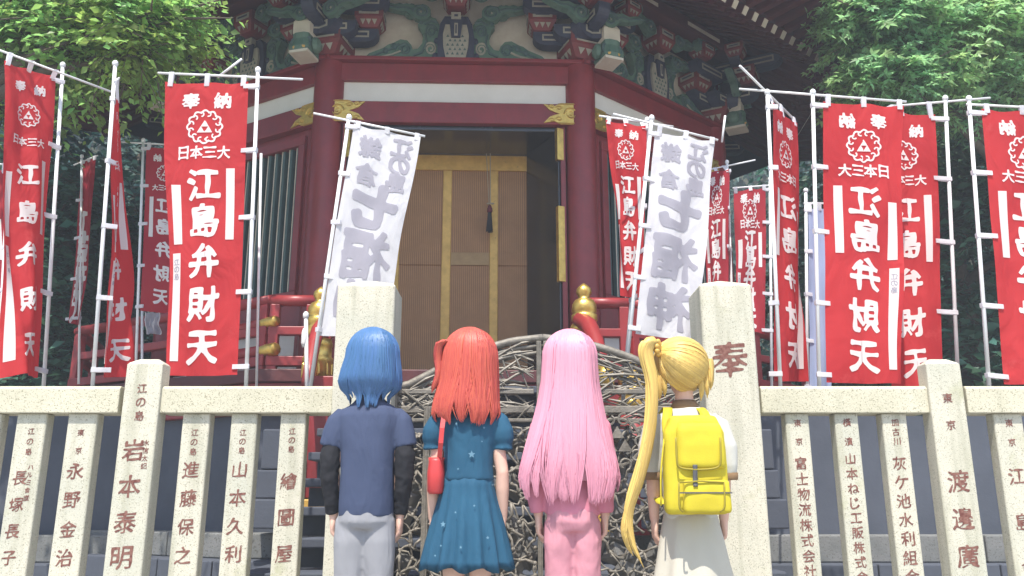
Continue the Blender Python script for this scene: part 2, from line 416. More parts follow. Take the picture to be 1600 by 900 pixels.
def long_scroll_mesh(flip):
    """the long green carving that runs along the beam from the middle strut: neck, breast and trailing waves"""
    b = MB()
    poly = [(0, 0), (0, .40), (.05, .47), (.14, .50), (.20, .46), (.26, .40), (.22, .35), (.19, .28), (.20, .19), (.25, .13), (.31, .12), (.33, .17), (.38, .22), (.46, .23), (.54, .19), (.60, .17), (.66, .13), (.74, .10), (.82, .07), (.90, .0)]
    b.prism([(x * flip, z) for x, z in poly], -.06, .05, 0)
    def line(pp, r, mi): b.tube([(flip * x, -.062, z) for x, z in pp], r, 5, mi)
    def spiral(cx, cz, r0, mi, d=1):
        line([(cx + d * (r0 - r0 * .03 * k) * math.cos(k * .45), cz + (r0 - r0 * .03 * k) * math.sin(k * .45)) for k in range(26)], r0 * .16, mi)
    spiral(.10, .13, .075, 2); spiral(.10, .33, .07, 1, -1); spiral(.40, .12, .07, 1)
    line([(.02, .42), (.10, .44), (.18, .40)], .014, 1); line([(.17, .30), (.15, .20), (.20, .09), (.30, .05)], .016, 1)
    line([(.47, .18), (.56, .12), (.66, .09), (.80, .03)], .014, 1); line([(.45, .10), (.55, .06), (.68, .03)], .012, 2)
    for x, z, r in ((.03, .22, .035), (.04, .05, .04), (.22, .43, .03), (.53, .15, .04), (.63, .10, .035)): b.ell((flip * x, -.06, z), (r, .025, r), 8, 5, 1 if x > .1 else 3)
    return b.mesh("wave_carving", ["green_paint", "teal_paint", "cream_dim", "navy_paint"])
WVR, WVL = long_scroll_mesh(1), long_scroll_mesh(-1)
def strut_mesh():
    """the middle strut: dark bracket foot with a dotted cream bell below"""
    b = MB()
    b.prism([(-.20, .0), (.20, .0), (.21, .2), (.18, .36), (.13, .44), (-.13, .44), (-.18, .36), (-.21, .2)], -.09, .05, 0)
    b.prism([(-.11, .0), (.11, .0), (.14, .12), (.145, .24), (.12, .34), (-.12, .34), (-.145, .24), (-.14, .12)], -.12, -.09, 1)
    for j in range(5):
        for i in range(4):
            x = -.09 + i * .055 + (.027 if j % 2 else 0); z = .03 + j * .045
            if abs(x) < .12: b.prism([(x - .016, z), (x + .016, z), (x, z + .026)], -.124, -.12, 2)
    b.prism([(-.05, .20), (.05, .20), (.075, .38), (-.075, .38)], -.15, -.12, 0); b.box((-.018, -.156, .21), (.022, -.15, .34), 1); b.box((-.006, -.160, .23), (.010, -.156, .32), 0)
    b.box((-.055, -.16, .38), (.055, -.09, .45), 1); b.box((-.02, -.166, .405), (.02, -.16, .425), 0)
    return b.mesh("strut", ["navy_paint", "cream_dim", "teal_paint"])
STRUT = strut_mesh()
def nosing_mesh():
    """carved beam end over a column: white block on a green curled beast"""
    b = MB()
    b.rings([[Vector((x * s, y * s - .05, z)) for x, y in ((-.1, -.12), (.1, -.12), (.1, .12), (-.1, .12))] for z, s in ((.20, .92), (.23, 1.), (.37, 1.), (.42, .78))], 0)
    b.rings([[Vector((x * s, y * s - .05, z)) for x, y in ((-.1, -.13), (-.05, -.16), (.05, -.16), (.1, -.13), (.1, .12), (-.1, .12))] for z, s in ((0, .95), (.05, 1.05), (.15, .9), (.21, .95))], 1)
    for s in (-1, 1):
        b.tube([(s * (.09 + .02 * math.cos(k * .5)), -.16 + .0 * k, .10 + (.07 - .003 * k) * math.sin(k * .5)) for k in range(16)], .016, 5, 2)
        b.ell((s * .13, -.06, .11), (.06, .09, .09), 8, 6, 1)
        b.ell((s * .05, -.17, .04), (.035, .05, .035), 8, 5, 3)
    b.box((-.11, -.21, -.03), (.11, .05, .002), 0)
    return b.mesh("beam_nosing", ["cream", "green_paint", "teal_paint", "gold_paint"])
NOSE = nosing_mesh()
def T(x, y, z): return Matrix.Translation((x, y, z))
def S3(a, b, c): return Matrix.Diagonal((a, b, c, 1))

COLR = .172
ZB0, ZB1, ZP1, ZK1 = zz(197), zz(165), zz(131), zz(104)     # lower beam, plaster band, head beam
ZT = zz(2)                                                    # purlin foot
def cyl(name, x, y, z0, z1, r, mt):
    b = MB(); b.lathe([(r * 1.02, z0), (r, z0 + .1), (r, z1 - .1), (r * .96, z1)], (x, y, 0), 20); return b.obj(name, mt, hall, True)
for p in ring: cyl("column", p.x, p.y, ZF, zz(88), COLR, "red_paint")
for kind, o, a, L in FACES:
    F = frame(o, adir(a)); c = COLR
    bar(F, -.04, L + .04, -.13, .12, ZB0, ZB1, "lower_beam", "red_paint")
    bar(F, -.05, L + .05, -.10, .12, ZP1, ZK1, "head_beam", "red_paint")
    bar(F, -.11, L + .11, -.18, .14, ZK1, ZK1 + .045, "wall_plate", "red_paint")
    bar(F, .10, L - .10, -.045, .05, ZB1, ZP1, "plaster_panel", "plaster", bevel=0)
    bar(F, .0, L, .05, .10, ZK1 + .04, ZT + .1, "frieze_panel", "cream", bevel=0)
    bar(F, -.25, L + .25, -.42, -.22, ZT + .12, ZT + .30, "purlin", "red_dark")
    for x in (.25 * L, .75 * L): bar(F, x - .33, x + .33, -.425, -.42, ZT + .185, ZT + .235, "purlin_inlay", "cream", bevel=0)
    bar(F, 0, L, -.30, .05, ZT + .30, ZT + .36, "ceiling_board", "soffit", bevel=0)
    zb = ZK1 + .045; H = ZT + .12 - zb
    # middle strut and its carvings
    st = put("bracket_strut", STRUT, hall, F @ T(L / 2, -.05, zb) @ S3(1, 1, H / .75))
    put("bearing_block", MASU, st, F @ T(L / 2, -.17, zb + H * .78) @ S3(1.0, 1, 1.15))
    put("wave_carving", WVR, st, F @ T(L / 2 + .19, -.03, zb) @ S3(.95, 1, H / .80)); put("wave_carving", WVL, st, F @ T(L / 2 - .19, -.03, zb) @ S3(.95, 1, H / .80))
    for s, m in ((1, SCR), (-1, SCL)):
        put("cloud_scroll", m, st, F @ T(L / 2 + s * .30, -.25, zb + H * .83)); put("cloud_scroll", m, st, F @ T(L / 2 + s * .42, -.10, zb + H * .62) @ S3(1.1, 1, 1))
    # arms that reach from the corners, with a block on each end
    for s, xc in ((1, 0), (-1, L)):
        for j, (z, dx, y, am) in enumerate(((.20, .16, -.09, ARM_M), (.20, .0, -.25, ARM_S), (.56, .34, -.24, ARM_S))):
            arm = put("bracket_arm", am, hall, F @ T(xc + s * dx, y, zb + H * z))
            if j == 0: put("bearing_block", MASU, arm, F @ T(xc + s * .43, -.10, zb + H * z + .27) @ S3(1.05, 1, 1.05)); put("cloud_scroll", SCL if s > 0 else SCR, arm, F @ T(xc + s * .86, -.06, zb + H * .68) @ S3(.8, 1, .8))
            if j == 2: put("bearing_block", MASU, arm, F @ T(xc + s * .52, -.30, zb + H * .86) @ S3(.8, .8, .8))
        put("cloud_scroll", SCL if s > 0 else SCR, hall, F @ T(xc + s * .60, -.34, zb + H * .92) @ S3(.9, 1, .9))
# corner sets, turned to the corner
for k, p in enumerate(ring):
    a = {1: -52, 2: -14, 3: 21.5, 4: 63, 0: -75, 5: 86}[k]
    G = frame(p, adir(a)); zb = ZK1 + .045; H = ZT + .12 - zb
    if k in (1, 2, 3, 4):
        put("beam_nosing", NOSE, hall, G @ T((-.16 if k == 2 else .20 if k == 3 else 0), -.26, zb - .07) @ S3(1.0, 1.0, 1.0))
    d = put("bracket_cluster", MASU, hall, G @ T(0, -.08, zb + .13) @ S3(1.5, 1.3, 1.3))
    put("bracket_arm", ARM_S, d, G @ T(0, -.34, zb + .28) @ Matrix.Rotation(R(90), 4, 'Z'))
    put("bearing_block", MASU, d, G @ T(0, -.50, zb + H * .66) @ S3(1.15, 1, 1.1))
    put("bracket_arm", ARM_L, d, G @ T(0, -.46, zb + H * .76) @ Matrix.Rotation(R(90), 4, 'Z') @ S3(1, 1, 1.1))
    put("bracket_arm", ARM_S, d, G @ T(0, -.42, zb + H * .80))
    put("bearing_block", MASU, d, G @ T(-.24, -.44, zb + H * .98) @ S3(.8, .8, .8)); put("bearing_block", MASU, d, G @ T(.24, -.44, zb + H * .98) @ S3(.8, .8, .8))
    put("cloud_scroll", SCR, d, G @ T(.2, -.40, zb + H * .42)); put("cloud_scroll", SCL, d, G @ T(-.2, -.40, zb + H * .42))
# gilt fittings where the lower beams meet the columns
def fitting_mesh():
    b = MB(); h = (ZB1 - ZB0) * 1.02; Lf = .42
    poly = [(-.02, 0), (.23, .0), (.30, .035), (Lf, .015), (Lf - .07, h * .36), (.25, h * .5), (Lf - .07, h * .66), (Lf, h - .015), (.30, h - .035), (.23, h), (-.02, h)]
    b.prism(poly, -.145, -.130, 0)
    sp = [(.12 + (.075 - .0027 * k) * math.cos(k * .5), -.147, h / 2 + (.075 - .0027 * k) * math.sin(k * .5)) for k in range(25)]
    b.tube(sp, .009, 5, 0)
    for x, z in ((.25, .06), (.25, h - .06), (.33, .045), (.33, h - .045), (.03, .05), (.03, h - .05)):
        b.tube([(x + (.035 - .002 * k) * math.cos(k * .6), -.147, z + (.03 - .002 * k) * math.sin(k * .6)) for k in range(14)], .006, 5, 0)
    for z in (.012, h - .012): b.tube([(-.01, -.147, z), (.26, -.147, z)], .006, 5, 0)
    return b.mesh("gilt_fitting", ["gold"])
FIT = fitting_mesh()
for kind, o, a, L in FACES[:2] + FACES[3:4]:
    F = frame(o, adir(a)); put("gilt_fitting", FIT, hall, F @ T(0, 0, ZB0 - .003)); put("gilt_fitting", FIT, hall, F @ T(L, 0, ZB0 - .003) @ S3(-1, 1, 1))
# side bays: frame, barred window, dado
for kind, o, a, L in FACES:
    if kind != "side": continue
    F = frame(o, adir(a)); z0, z1 = zz(452), zz(222); x0, x1 = .25, L - .25
    bar(F, .12, x0 - .002, -.05, .06, ZF + .3, ZB0, "wall_board", "red_paint"); bar(F, x1 + .002, L - .12, -.05, .06, ZF + .3, ZB0, "wall_board", "red_paint")
    wf = MB()
    for q in ((x0, x1, z1, z1 + .11), (x0, x1, z0 - .10, z0), (x0, x0 + .09, z0, z1), (x1 - .09, x1, z0, z1)):
        wf.box((q[0], -.085, q[2]), (q[1], .02, q[3]), 0, F)
    w = wf.obj("barred_window", "red_paint", hall, bevel=.008)
    bar(F, x0, x1, .03, .05, z0, z1, "shutter", "lacquer", w, 0)
    nb = 15; bm_ = MB(); bm_.box((-.028, -.03, 0), (.028, .02, 1), 0); bm_.box((-.028, -.034, 0), (-.012, -.03, 1), 1); BARM = bm_.mesh("window_bar", ["teal_paint", "cream"])
    for i in range(nb):
        x = x0 + .13 + (x1 - x0 - .26) * i / (nb - 1); put("window_bar", BARM, w, F @ T(x, -.01, z0) @ S3(.8, 1, z1 - z0))
    bar(F, x0, x1, -.045, .06, z1 + .112, ZB0, "upper_board", "red_paint"); bar(F, .1, L - .1, -.06, .06, zz(506), z0 - .102, "dado_board", "red_paint")
    bar(F, .1, L - .1, -.10, .06, zz(512), zz(506) - .002, "sill_rail", "red_paint")
    bar(F, .1, L - .1, -.02, .06, ZF, zz(512) - .002, "lower_panel", "plaster", bevel=0)
# entrance bay: recess, folding lacquer leaves, inner doors
F = frame(CL, adir(2)); Lx = LF; zi = zz(197) - .002
bar(F, .18, .235, -.08, .10, ZF, zi, "door_jamb", "red_paint"); bar(F, Lx - .235, Lx - .18, -.08, .10, ZF, zi, "door_jamb", "red_paint")
bar(F, .235, Lx - .235, -.06, .9, zi - .055, zi, "lintel", "lacquer")
bar(F, .235, Lx - .235, .58, .66, P(0, 238, 9.1).z, zi - .06, "transom", "lacquer")
bar(F, .2, Lx - .2, -.08, .95, ZF - .10, ZF + .03, "threshold", "lacquer")
for s, x, nm in ((1, .24, "L"), (-1, Lx - .24, "R")):
    e = Vector((x + s * .31, .60, 0)); b0 = Vector((x, -.06, 0)); d = (e - b0); G = F @ frame((b0.x, b0.y, 0), d)
    b = MB(); b.box((0, -.02, ZF + .035), (d.length, .025, zi - .058), 0, G)
    leaf = b.obj("door_leaf", "lacquer", hall, bevel=.006)
    for q0, q1 in ((.10, .30), (.42, .50)):
        pass
    face = -.02 if s < 0 else .025; sg = -1 if s < 0 else 1
    for (u0, u1, w0, w1) in ((.05, .09, .08, .98), (d.length - .10, d.length - .06, .08, .98), (.05, d.length - .06, .50, .52), (.05, d.length - .06, .30, .32)):
        H = zi - .06 - ZF - .05; b = MB(); y0, y1 = sorted((face, face + sg * .014)); b.box((u0, y0, ZF + .04 + H * w0), (u1, y1, ZF + .04 + H * w1), 0, G); b.obj("door_rib", "lacquer", leaf, bevel=.004)
    for za, zb_ in ((zz(322), zz(440)), (zz(198) - .02, zz(250))):
        b = MB(); b.box((-.035, -.045, za if za < zb_ else zb_), (.022, .05, max(za, zb_)), 0, G); b.obj("gilt_strap", "gold", leaf, bevel=.004)
    if s < 0:
        zc = zz(420); yy = face + sg * .03
        b = MB(); b.lathe([(.05, -.006), (.05, .006)], n=14, M=G @ T(.42, face + sg * .008, zc + .03) @ Matrix.Rotation(R(90), 4, 'X')); b.tube([(.42, yy, zc + .03), (.42, yy + sg * .03, zc + .03), (.42, yy + sg * .03, zc - .12), (.45, yy + sg * .02, zc - .14)], .016, 7, 0, M=G); b.tube([(.36, yy, zc + .04), (.48, yy, zc + .04)], .012, 6, 0, M=G); b.obj("door_handle", "gold", leaf, True)
        b = MB(); b.box((.17, face + sg * .002, zz(412)), (.20, face + sg * .03, zz(388)), 0, G) if sg > 0 else b.box((.17, face - .03, zz(412)), (.20, face - .002, zz(388)), 0, G); b.obj("door_bolt", "white_metal", leaf, bevel=.004)
# inner doors
yd = .62; D = frame(F @ Vector((0, yd, 0)), adir(2)); Yd = (F @ Vector((Lx / 2, yd, 0))).y
Di = D.inverted()
def dx(px, py=400): return (Di @ P(px, py, Yd)).x
zt, zb_ = P(0, 266, Yd).z, P(0, 604, Yd).z
doors = bar(D, .3, Lx - .3, .045, .07, zb_, P(0, 240, Yd).z, "inner_door", "red_dark", None, 0)
pan = [(dx(545), dx(612)), (dx(624), dx(690)), (dx(704), dx(765)), (dx(778), dx(836))]
for x0, x1 in pan: bar(D, x0, x1, .02, .045, zb_, zt, "lattice_panel", "lattice_brown", doors, 0)
for (u0, u1) in ((dx(690), dx(704)), (dx(765), dx(778)), (dx(612), dx(624)), (dx(533), dx(545)), (dx(836), dx(848))): bar(D, u0, u1, -.0, .045, zb_, zt, "gilt_stile", "gold_paint", doors)
bar(D, .3, Lx - .3, -.005, .045, zt, P(0, 240, Yd).z, "gilt_rail", "gold_paint", doors)
for x0, x1 in pan: bar(D, x0 + .001, x1 - .001, .004, .02, P(0, 414, Yd).z, P(0, 394, Yd).z, "lattice_rail", "lattice_rail" if x0 == pan[2][0] else "lattice_brown", doors, .004)
# tassel on its cord
tp = P(766, 240, Yd - .12); tb = P(766, 318, Yd - .12); te = P(765, 362, Yd - .12)
t = thing("door_tassel", te, "dark red and black tassel on a thin cord hanging before the lattice door", "tassel")
b = MB(); b.tube([tp, tb], .006, 5); b.tube([P(760, 240, Yd - .12), P(764, 318, Yd - .12)], .005, 5); b.obj("cord", "cord", t)
b = MB(); b.ell(tb + Vector((-.015, 0, 0)), (.03, .012, .012), 8, 5); b.ell(tb + Vector((.02, 0, .0)), (.03, .012, .012), 8, 5); b.obj("bow", "cord", t, True)
b = MB(); b.lathe([(.014, tb.z - .02), (.03, tb.z - .06), (.032, tb.z - .10), (.024, tb.z - .11)], (te.x, te.y, 0), 12); b.obj("knot", "tassel_red", t, True)
b = MB(); h0 = tb.z - .11
for k in range(26):
    a = k * 2.4; r = .026 * math.sqrt(k / 26); b.tube([(te.x + r * .7 * math.cos(a), te.y + r * .7 * math.sin(a), h0 + .005), (te.x + r * 1.5 * math.cos(a), te.y + r * 1.5 * math.sin(a), te.z + random.uniform(-.01, .02))], .006, 4)
b.obj("fringe", "tassel_dark", t)

# ------------------------------------------------------------------ eaves: boards, two tiers of rafters, roof
pts = [p.copy() for p in ring]
def offset_ring(h):
    out = []
    for i in range(len(ring)):
        ds = []
        if i > 0: ds.append((ring[i] - ring[i - 1]).normalized())
        if i < len(ring) - 1: ds.append((ring[i + 1] - ring[i]).normalized())
        ns = [Vector((d.y, -d.x, 0)) for d in ds]
        if len(ns) == 1: out.append(ring[i] + ns[0] * h)
        else: out.append(ring[i] + (ns[0] + ns[1]) * h / (1 + ns[0].dot(ns[1])))
    return out
O1, Z1w, Z1 = 1.5, ZT + .62, 5.98
O2, Z2 = 2.12, 6.08
def sheet(h0, z0, h1, z1, th, name, mt):
    A, B = offset_ring(h0), offset_ring(h1)
    for i in range(len(ring) - 1):
        b = MB(); q = [A[i], A[i + 1], B[i + 1], B[i]]; zq = [z0, z0, z1, z1]
        V = [(p.x, p.y, z) for p, z in zip(q, zq)] + [(p.x, p.y, z + th) for p, z in zip(q, zq)]
        b.add(V, [(0, 1, 2, 3), (7, 6, 5, 4), (0, 4, 5, 1), (1, 5, 6, 2), (2, 6, 7, 3), (3, 7, 4, 0)]); b.obj(name, mt, hall)
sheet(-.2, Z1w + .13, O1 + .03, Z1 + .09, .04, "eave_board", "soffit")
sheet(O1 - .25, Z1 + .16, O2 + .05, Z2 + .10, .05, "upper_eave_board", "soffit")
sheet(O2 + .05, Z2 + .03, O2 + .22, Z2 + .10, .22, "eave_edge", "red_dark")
rb = MB(); rb.box((-.04, 0, -.05), (.04, 1, .05), 0); rb.box((-.036, -.004, -.046), (.036, 0, .046), 1)
RAFT = rb.mesh("rafter", ["red_dark", "cream"])
def rafters(o0, z0, o1, z1, step, zoff):
    for kind, o, a, L in FACES:
        F = frame(o, adir(a)); i = [k for k, f in enumerate(FACES) if f[1] is o][0]
        idx = min(range(len(ring)), key=lambda k: (ring[k] - o).length)
        B = offset_ring(o1); A = offset_ring(o0); Fi = F.inverted()
        xb0, xb1 = (Fi @ B[idx]).x, (Fi @ B[idx + 1]).x; xa0, xa1 = (Fi @ A[idx]).x, (Fi @ A[idx + 1]).x
        n = int((xb1 - xb0) / step)
        for k in range(n):
            x = xb0 + (k + .5) * (xb1 - xb0) / n; t = 1.
            if x < xa0: t = (x - xb0) / max(1e-6, xa0 - xb0)
            if x > xa1: t = (xb1 - x) / max(1e-6, xb1 - xa1)
            t = max(.05, min(1, t)); run = (o1 - o0) * t; rise = (z0 - z1) * t; ln = math.hypot(run, rise)
            Mx = F @ T(x, -o1, z1 + zoff) @ Matrix.Rotation(math.atan2(rise, run), 4, 'X') @ S3(1, ln, 1)
            put("rafter", RAFT, hall, Mx)
rafters(-.05, Z1w + .08, O1, Z1 + .035, .19, 0); rafters(O1 - .2, Z1 + .11, O2, Z2 + .045, .19, 0)
for k in (1, 2, 3, 4):
    a, b2, c2 = ring[k], offset_ring(O1)[k], offset_ring(O2)[k]
    b = MB(); d = (b2 - a).normalized(); s = Vector((d.y, -d.x, 0)) * .07
    for p, q, za, zc in ((a, b2 + d * .06, Z1w + .05, Z1 - .02), (a + (b2 - a) * .85, c2 + d * .06, Z1 + .06, Z2 + .0)):
        V = [(*(w + e).xy, z + h) for w, z in ((p, za), (q, zc)) for e in (-s, s) for h in (0, .17)]
        b.add(V, [(0, 1, 3, 2), (4, 6, 7, 5), (0, 4, 5, 1), (2, 3, 7, 6), (0, 2, 6, 4), (1, 5, 7, 3)])
    b.obj("hip_rafter", "red_dark", hall)
b = MB(); B = offset_ring(O2 + .22); top = Vector((cen.x, cen.y, 9.6))
bk = [p + (p - cen) * .6 for p in back]
allr = B + bk; V = [(p.x, p.y, Z2 + .32) for p in allr] + [tuple(top)]; m = len(allr)
b.add(V, [(i, (i + 1) % m, m) for i in range(m)]); b.obj("roof", "slate_wall", hall)

# ------------------------------------------------------------------ podium, veranda, railings, steps
PO = offset_ring(1.02)
def belt(h0, h1, z0, z1, name, mt, n=1, kind=None, bevel=.01):
    A, B = offset_ring(h0), offset_ring(h1)
    for i in range(len(ring) - 1):
        for k in range(n):
            t0, t1 = k / n, (k + 1) / n - (.004 if n > 1 else 0)
            q = [lerp(A[i], A[i + 1], t0), lerp(A[i], A[i + 1], t1), lerp(B[i], B[i + 1], t1), lerp(B[i], B[i + 1], t0)]
            b = MB(); V = [(p.x, p.y, z) for z in (z0, z1) for p in q]
            b.add(V, [(0, 1, 2, 3), (7, 6, 5, 4), (0, 4, 5, 1), (1, 5, 6, 2), (2, 6, 7, 3), (3, 7, 4, 0)]); b.obj(name, mt, hall, bevel=bevel)
belt(-.3, .90, .5, ZF - .40, "podium_wall", "slate_wall", 1, None, 0)
belt(-.3, 1.02, ZF - .12, ZF - .002, "veranda_floor", "red_dark", 1)
belt(.80, .98, ZF - .40, ZF - .122, "veranda_beam", "red_paint", 1)
belt(-.3, 1.22, .30, .50, "plinth_stone", "old_stone", 4); belt(-.3, 1.45, 0.004, .297, "plinth_stone", "slate_wall", 5)
# railing: posts and three rails along each bay except the entrance
for fi, (kind, o, a, L) in enumerate(FACES):
    i = min(range(len(ring)), key=lambda k: (ring[k] - o).length); A = offset_ring(.88)
    p, q = A[i], A[i + 1]; F = frame(p, q - p); L2_ = (q - p).length
    segs = [(0, L2_)] if kind == "side" else [(0, L2_ * .13), (L2_ * .87, L2_)]
    for x0, x1 in segs:
        ra = bar(F, x0, x1, -.05, .05, ZF + .04, ZF + .13, "railing", "red_bright")
        bar(F, x0, x1, -.04, .04, ZF + .33, ZF + .41, "rail", "red_bright", ra); b = MB(); b.tube([(x0, 0, ZF + .66), (x1, 0, ZF + .66)], .055, 10, 0, M=F); b.obj("handrail", "red_bright", ra, True)
        n = max(1, int((x1 - x0) / .8))
        for k in range(n + 1): x = lerp(x0 + .05, x1 - .05, k / n); bar(F, x - .045, x + .045, -.042, .042, ZF + .0, ZF + .62, "railing_post", "red_bright", ra)
# rail ends wrapped in gilt, left of the entrance
for (ax, ay, bx, by, Y0, Y1, r) in ((300, 530, 432, 501, 8.2, 7.55, .045), (300, 566, 432, 545, 8.2, 7.55, .055), (300, 603, 425, 588, 8.2, 7.55, .05)):
    p, q = P(ax, ay, Y0), P(bx, by, Y1); d = (q - p).normalized(); b = MB(); b.tube([p, q - d * .14], r, 10); e = b.obj("rail_end", "red_bright", hall, True)
    b = MB(); b.tube([q - d * .20, q - d * .16, q - d * .02, q], [r * 1.02, r * 1.13, r * 1.13, r * .95], 12); b.obj("gilt_cap", "gold", e, True)
def giboshi(top, s=1.):
    """onion finial profile, heights down from its top"""
    return [(r * s, top - h * s) for h, r in ((.46, .125), (.43, .135), (.40, .125), (.36, .10), (.35, .118), (.30, .118), (.285, .10), (.27, .115), (.20, .11), (.16, .085), (.14, .05), (.12, .055), (.09, .072), (.05, .065), (.02, .035), (0, .008))]
def newel(px, py, Y, zfoot, sleeve):
    t = P(px, py, Y); b = MB(); b.lathe([(.105, zfoot), (.105, t.z - .40)], (t.x, t.y, 0), 16); nw = b.obj("newel_post", "red_bright", hall, True)
    b = MB(); b.lathe(giboshi(t.z), (t.x, t.y, 0), 20); b.obj("gilt_finial", "gold", nw, True)
    if sleeve:
        b = MB(); zc = P(px, 560, Y).z; b.lathe([(.108, zc - .19), (.125, zc - .18), (.125, zc - .05), (.135, zc - .04), (.135, zc), (.122, zc + .01), (.122, zc + .1), (.13, zc + .11), (.115, zc + .17)], (t.x, t.y, 0), 20)
        for k in range(10):
            a = 2 * math.pi * k / 10; b.tube([(t.x + (.128) * math.cos(a + .05 * math.sin(j)), t.y + .128 * math.sin(a), zc - .17 + j * .03) for j in range(5)], .012, 5)
        b.obj("gilt_sleeve", "gold", nw, True)
        zf = P(px, 822, Y).z; z1 = P(px, 780, Y).z; b = MB(); b.lathe([(.118, zf), (.118, z1), (.108, z1 + .01)], (t.x, t.y, 0), 20)
        for k in range(20): a = 2 * math.pi * k / 20; b.tube([(t.x + .118 * math.cos(a), t.y + .118 * math.sin(a), zf), (t.x + .118 * math.cos(a), t.y + .118 * math.sin(a), z1)], .008, 4)
        b.obj("gilt_foot", "gold", nw)
    return t
newel(503, 448, 7.35, .5, True); tn = newel(912, 443, 7.4, .5, True); t3 = newel(985, 552, 7.0, .5, False)
b = MB(); b.tube([P(906, 500, 7.35), P(920, 508, 7.2), P(930, 530, 7.0), P(938, 560, 6.8), P(943, 580, 6.7)], [.075, .075, .07, .065, .06], 10); hr = b.obj("stair_handrail", "red_bright", hall, True)
b = MB(); b.tube([P(941, 572, 6.73), P(946, 592, 6.66), P(949, 602, 6.63)], [.07, .075, .06], 10); b.obj("gilt_cap", "gold", hr, True)
b = MB(); b.tube([P(508, 500, 7.3), P(497, 515, 7.2), P(490, 540, 7.0), P(484, 575, 6.8), P(480, 600, 6.7)], [.06, .06, .055, .05, .05], 10); b.obj("stair_handrail", "red_bright", hall, True)
# panel below the stair rail, steps and stepped stone cheeks
sx0, sx1 = P(520, 600, 7.2).x, P(900, 600, 7.2).x
for k in range(8):
    y1 = 7.45 - k * .24; z = ZF - (k + 1) * .2
    b = MB(); b.box((sx0, y1 - .27, z - .06), (sx1, y1 + .03, z)); b.obj("step", "slate_wall", hall, bevel=.008)
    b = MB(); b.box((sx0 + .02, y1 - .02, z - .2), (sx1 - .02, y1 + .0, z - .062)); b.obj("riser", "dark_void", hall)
for px0, px1 in ((470, 522), (893, 950)):
    a, c = P(px0, 650, 7.1).x, P(px1, 650, 7.1).x
    b = MB(); b.box((a, 7.05, P(0, 778, 7.1).z), (c, 7.2, ZF - .13)); b.obj("stair_side_panel", "red_paint", hall, bevel=.01)
    b = MB(); b.box((a - .02, 7.0, .5), (c + .02, 7.25, P(0, 780, 7.1).z)); b.obj("panel_foot", "gold_paint", hall, bevel=.01)
for sgn, xs in ((-1, ((396, 470), (402, 470), (411, 470))), (1, ((950, 1222), (950, 1212), (950, 1206)))):
    for (pa, pb), (p0, p1) in zip(xs, ((826, 780), (779, 735), (734, 672))):
        b = MB(); b.box((P(pa, 750, 7.0).x, 6.9, P(0, p0, 7.0).z), (P(pb, 750, 7.0).x, 7.5, P(0, p1, 7.0).z)); b.obj("cheek_stone", "slate_wall", hall, bevel=.012)
b = MB(); b.box((P(385, 870, 6.4).x, 6.2, .004), (P(1215, 870, 6.4).x, 6.95, .28)); b.obj("landing_stone", "slate_wall", hall, bevel=.015)
# long terrace wall either side of the hall
for xa, xb, lab in ((-12, P(250, 700, 8.3).x, "slate-blue terrace wall on a stone footing left of the hall, behind the fence"), (P(1150, 700, 8.3).x, 12, "slate-blue terrace wall on a stone footing right of the hall, behind the fence")):
    t = thing("terrace_wall", ((xa + xb) / 2, 8.4, 0), lab, "wall", "terrace walls beside the hall")
    b = MB(); b.box((xa, 8.3, .45), (xb, 8.6, 1.58)); b.obj("wall_face", "slate_wall", t)
    n = 9
    for k in range(n):
        a, c = lerp(xa, xb, k / n), lerp(xa, xb, (k + 1) / n) - .012
        b = MB(); b.box((a, 8.05, .22), (c, 8.6, .46)); b.obj("footing_stone", "old_stone", t, bevel=.012)
        b = MB(); b.box((a, 7.85, .004), (c, 8.6, .217)); b.obj("footing_stone", "slate_wall", t, bevel=.012)
# ================================================================== stone fence, gateposts, bronze gate
YF = 4.70
def xf(px, py=650): return P(px, py, YF).x
def zf(py): return P(800, py, YF).z
def letters(parent, chars, y, mt="ink", name="lettering", M=None):
    """carved and painted writing: chars = (char, x, z, size[, squeeze]) on the plane y"""
    for c in chars:
        ch, x, z, s = c[:4]; b = MB()
        V, F = glyph(ch, .014 if s > .06 else .018, 36 if s > .05 else 26, .012); b.add([(x + u * s, y, z + v * s) for u, v in V], F, 0, M)
        put("character", b.mesh("character", [mt]), parent)
def post(parent, px0, px1, pytop, name, tops, depth=.085, sym=None, ytop=None, peak=0, y0=YF):
    """a squared stone post; PX0..PX1 is its face just under the rail"""
    x0, x1 = P(px0, 655, y0).x, P(px1, 655, y0).x; z1 = ytop if ytop else P(800, pytop, y0).z
    b = MB(); c = .006
    def rr(z, i=0): return [Vector(p) for p in ((x0 + c + i, y0 + i, z), (x1 - c - i, y0 + i, z), (x1 - i, y0 + c + i, z), (x1 - i, y0 + depth - c - i, z), (x1 - c - i, y0 + depth - i, z), (x0 + c + i, y0 + depth - i, z), (x0 + i, y0 + depth - c - i, z), (x0 + i, y0 + c + i, z))]
    rings = [rr(0.0), rr(.5), rr(1.0), rr(z1)]
    if peak: rings += [rr(z1 + .012, .010), rr(z1 + peak, min(x1 - x0, depth) * .40)]
    b.rings(rings); me = b.mesh(name, ["granite_post"]); o = put(name, me, parent, bevel=.004)
    return o, x0, x1
def column(text, px, py0, py1, size, x0, x1, dxx=0., y0=YF):
    """characters spread from py0 to py1 (photo rows) down a post"""
    n = len(text); out = []
    for i, ch in enumerate(text):
        py = lerp(py0, py1, i / max(1, n - 1)); out.append((ch, (x0 + x1) / 2 + dxx, P(800, py, y0).z, size))
    return out
left = thing("stone_fence", (xf(250), YF, 0), "pale granite fence left of the gate, posts carved with brown names", "stone fence", "stone fences either side of the gate")
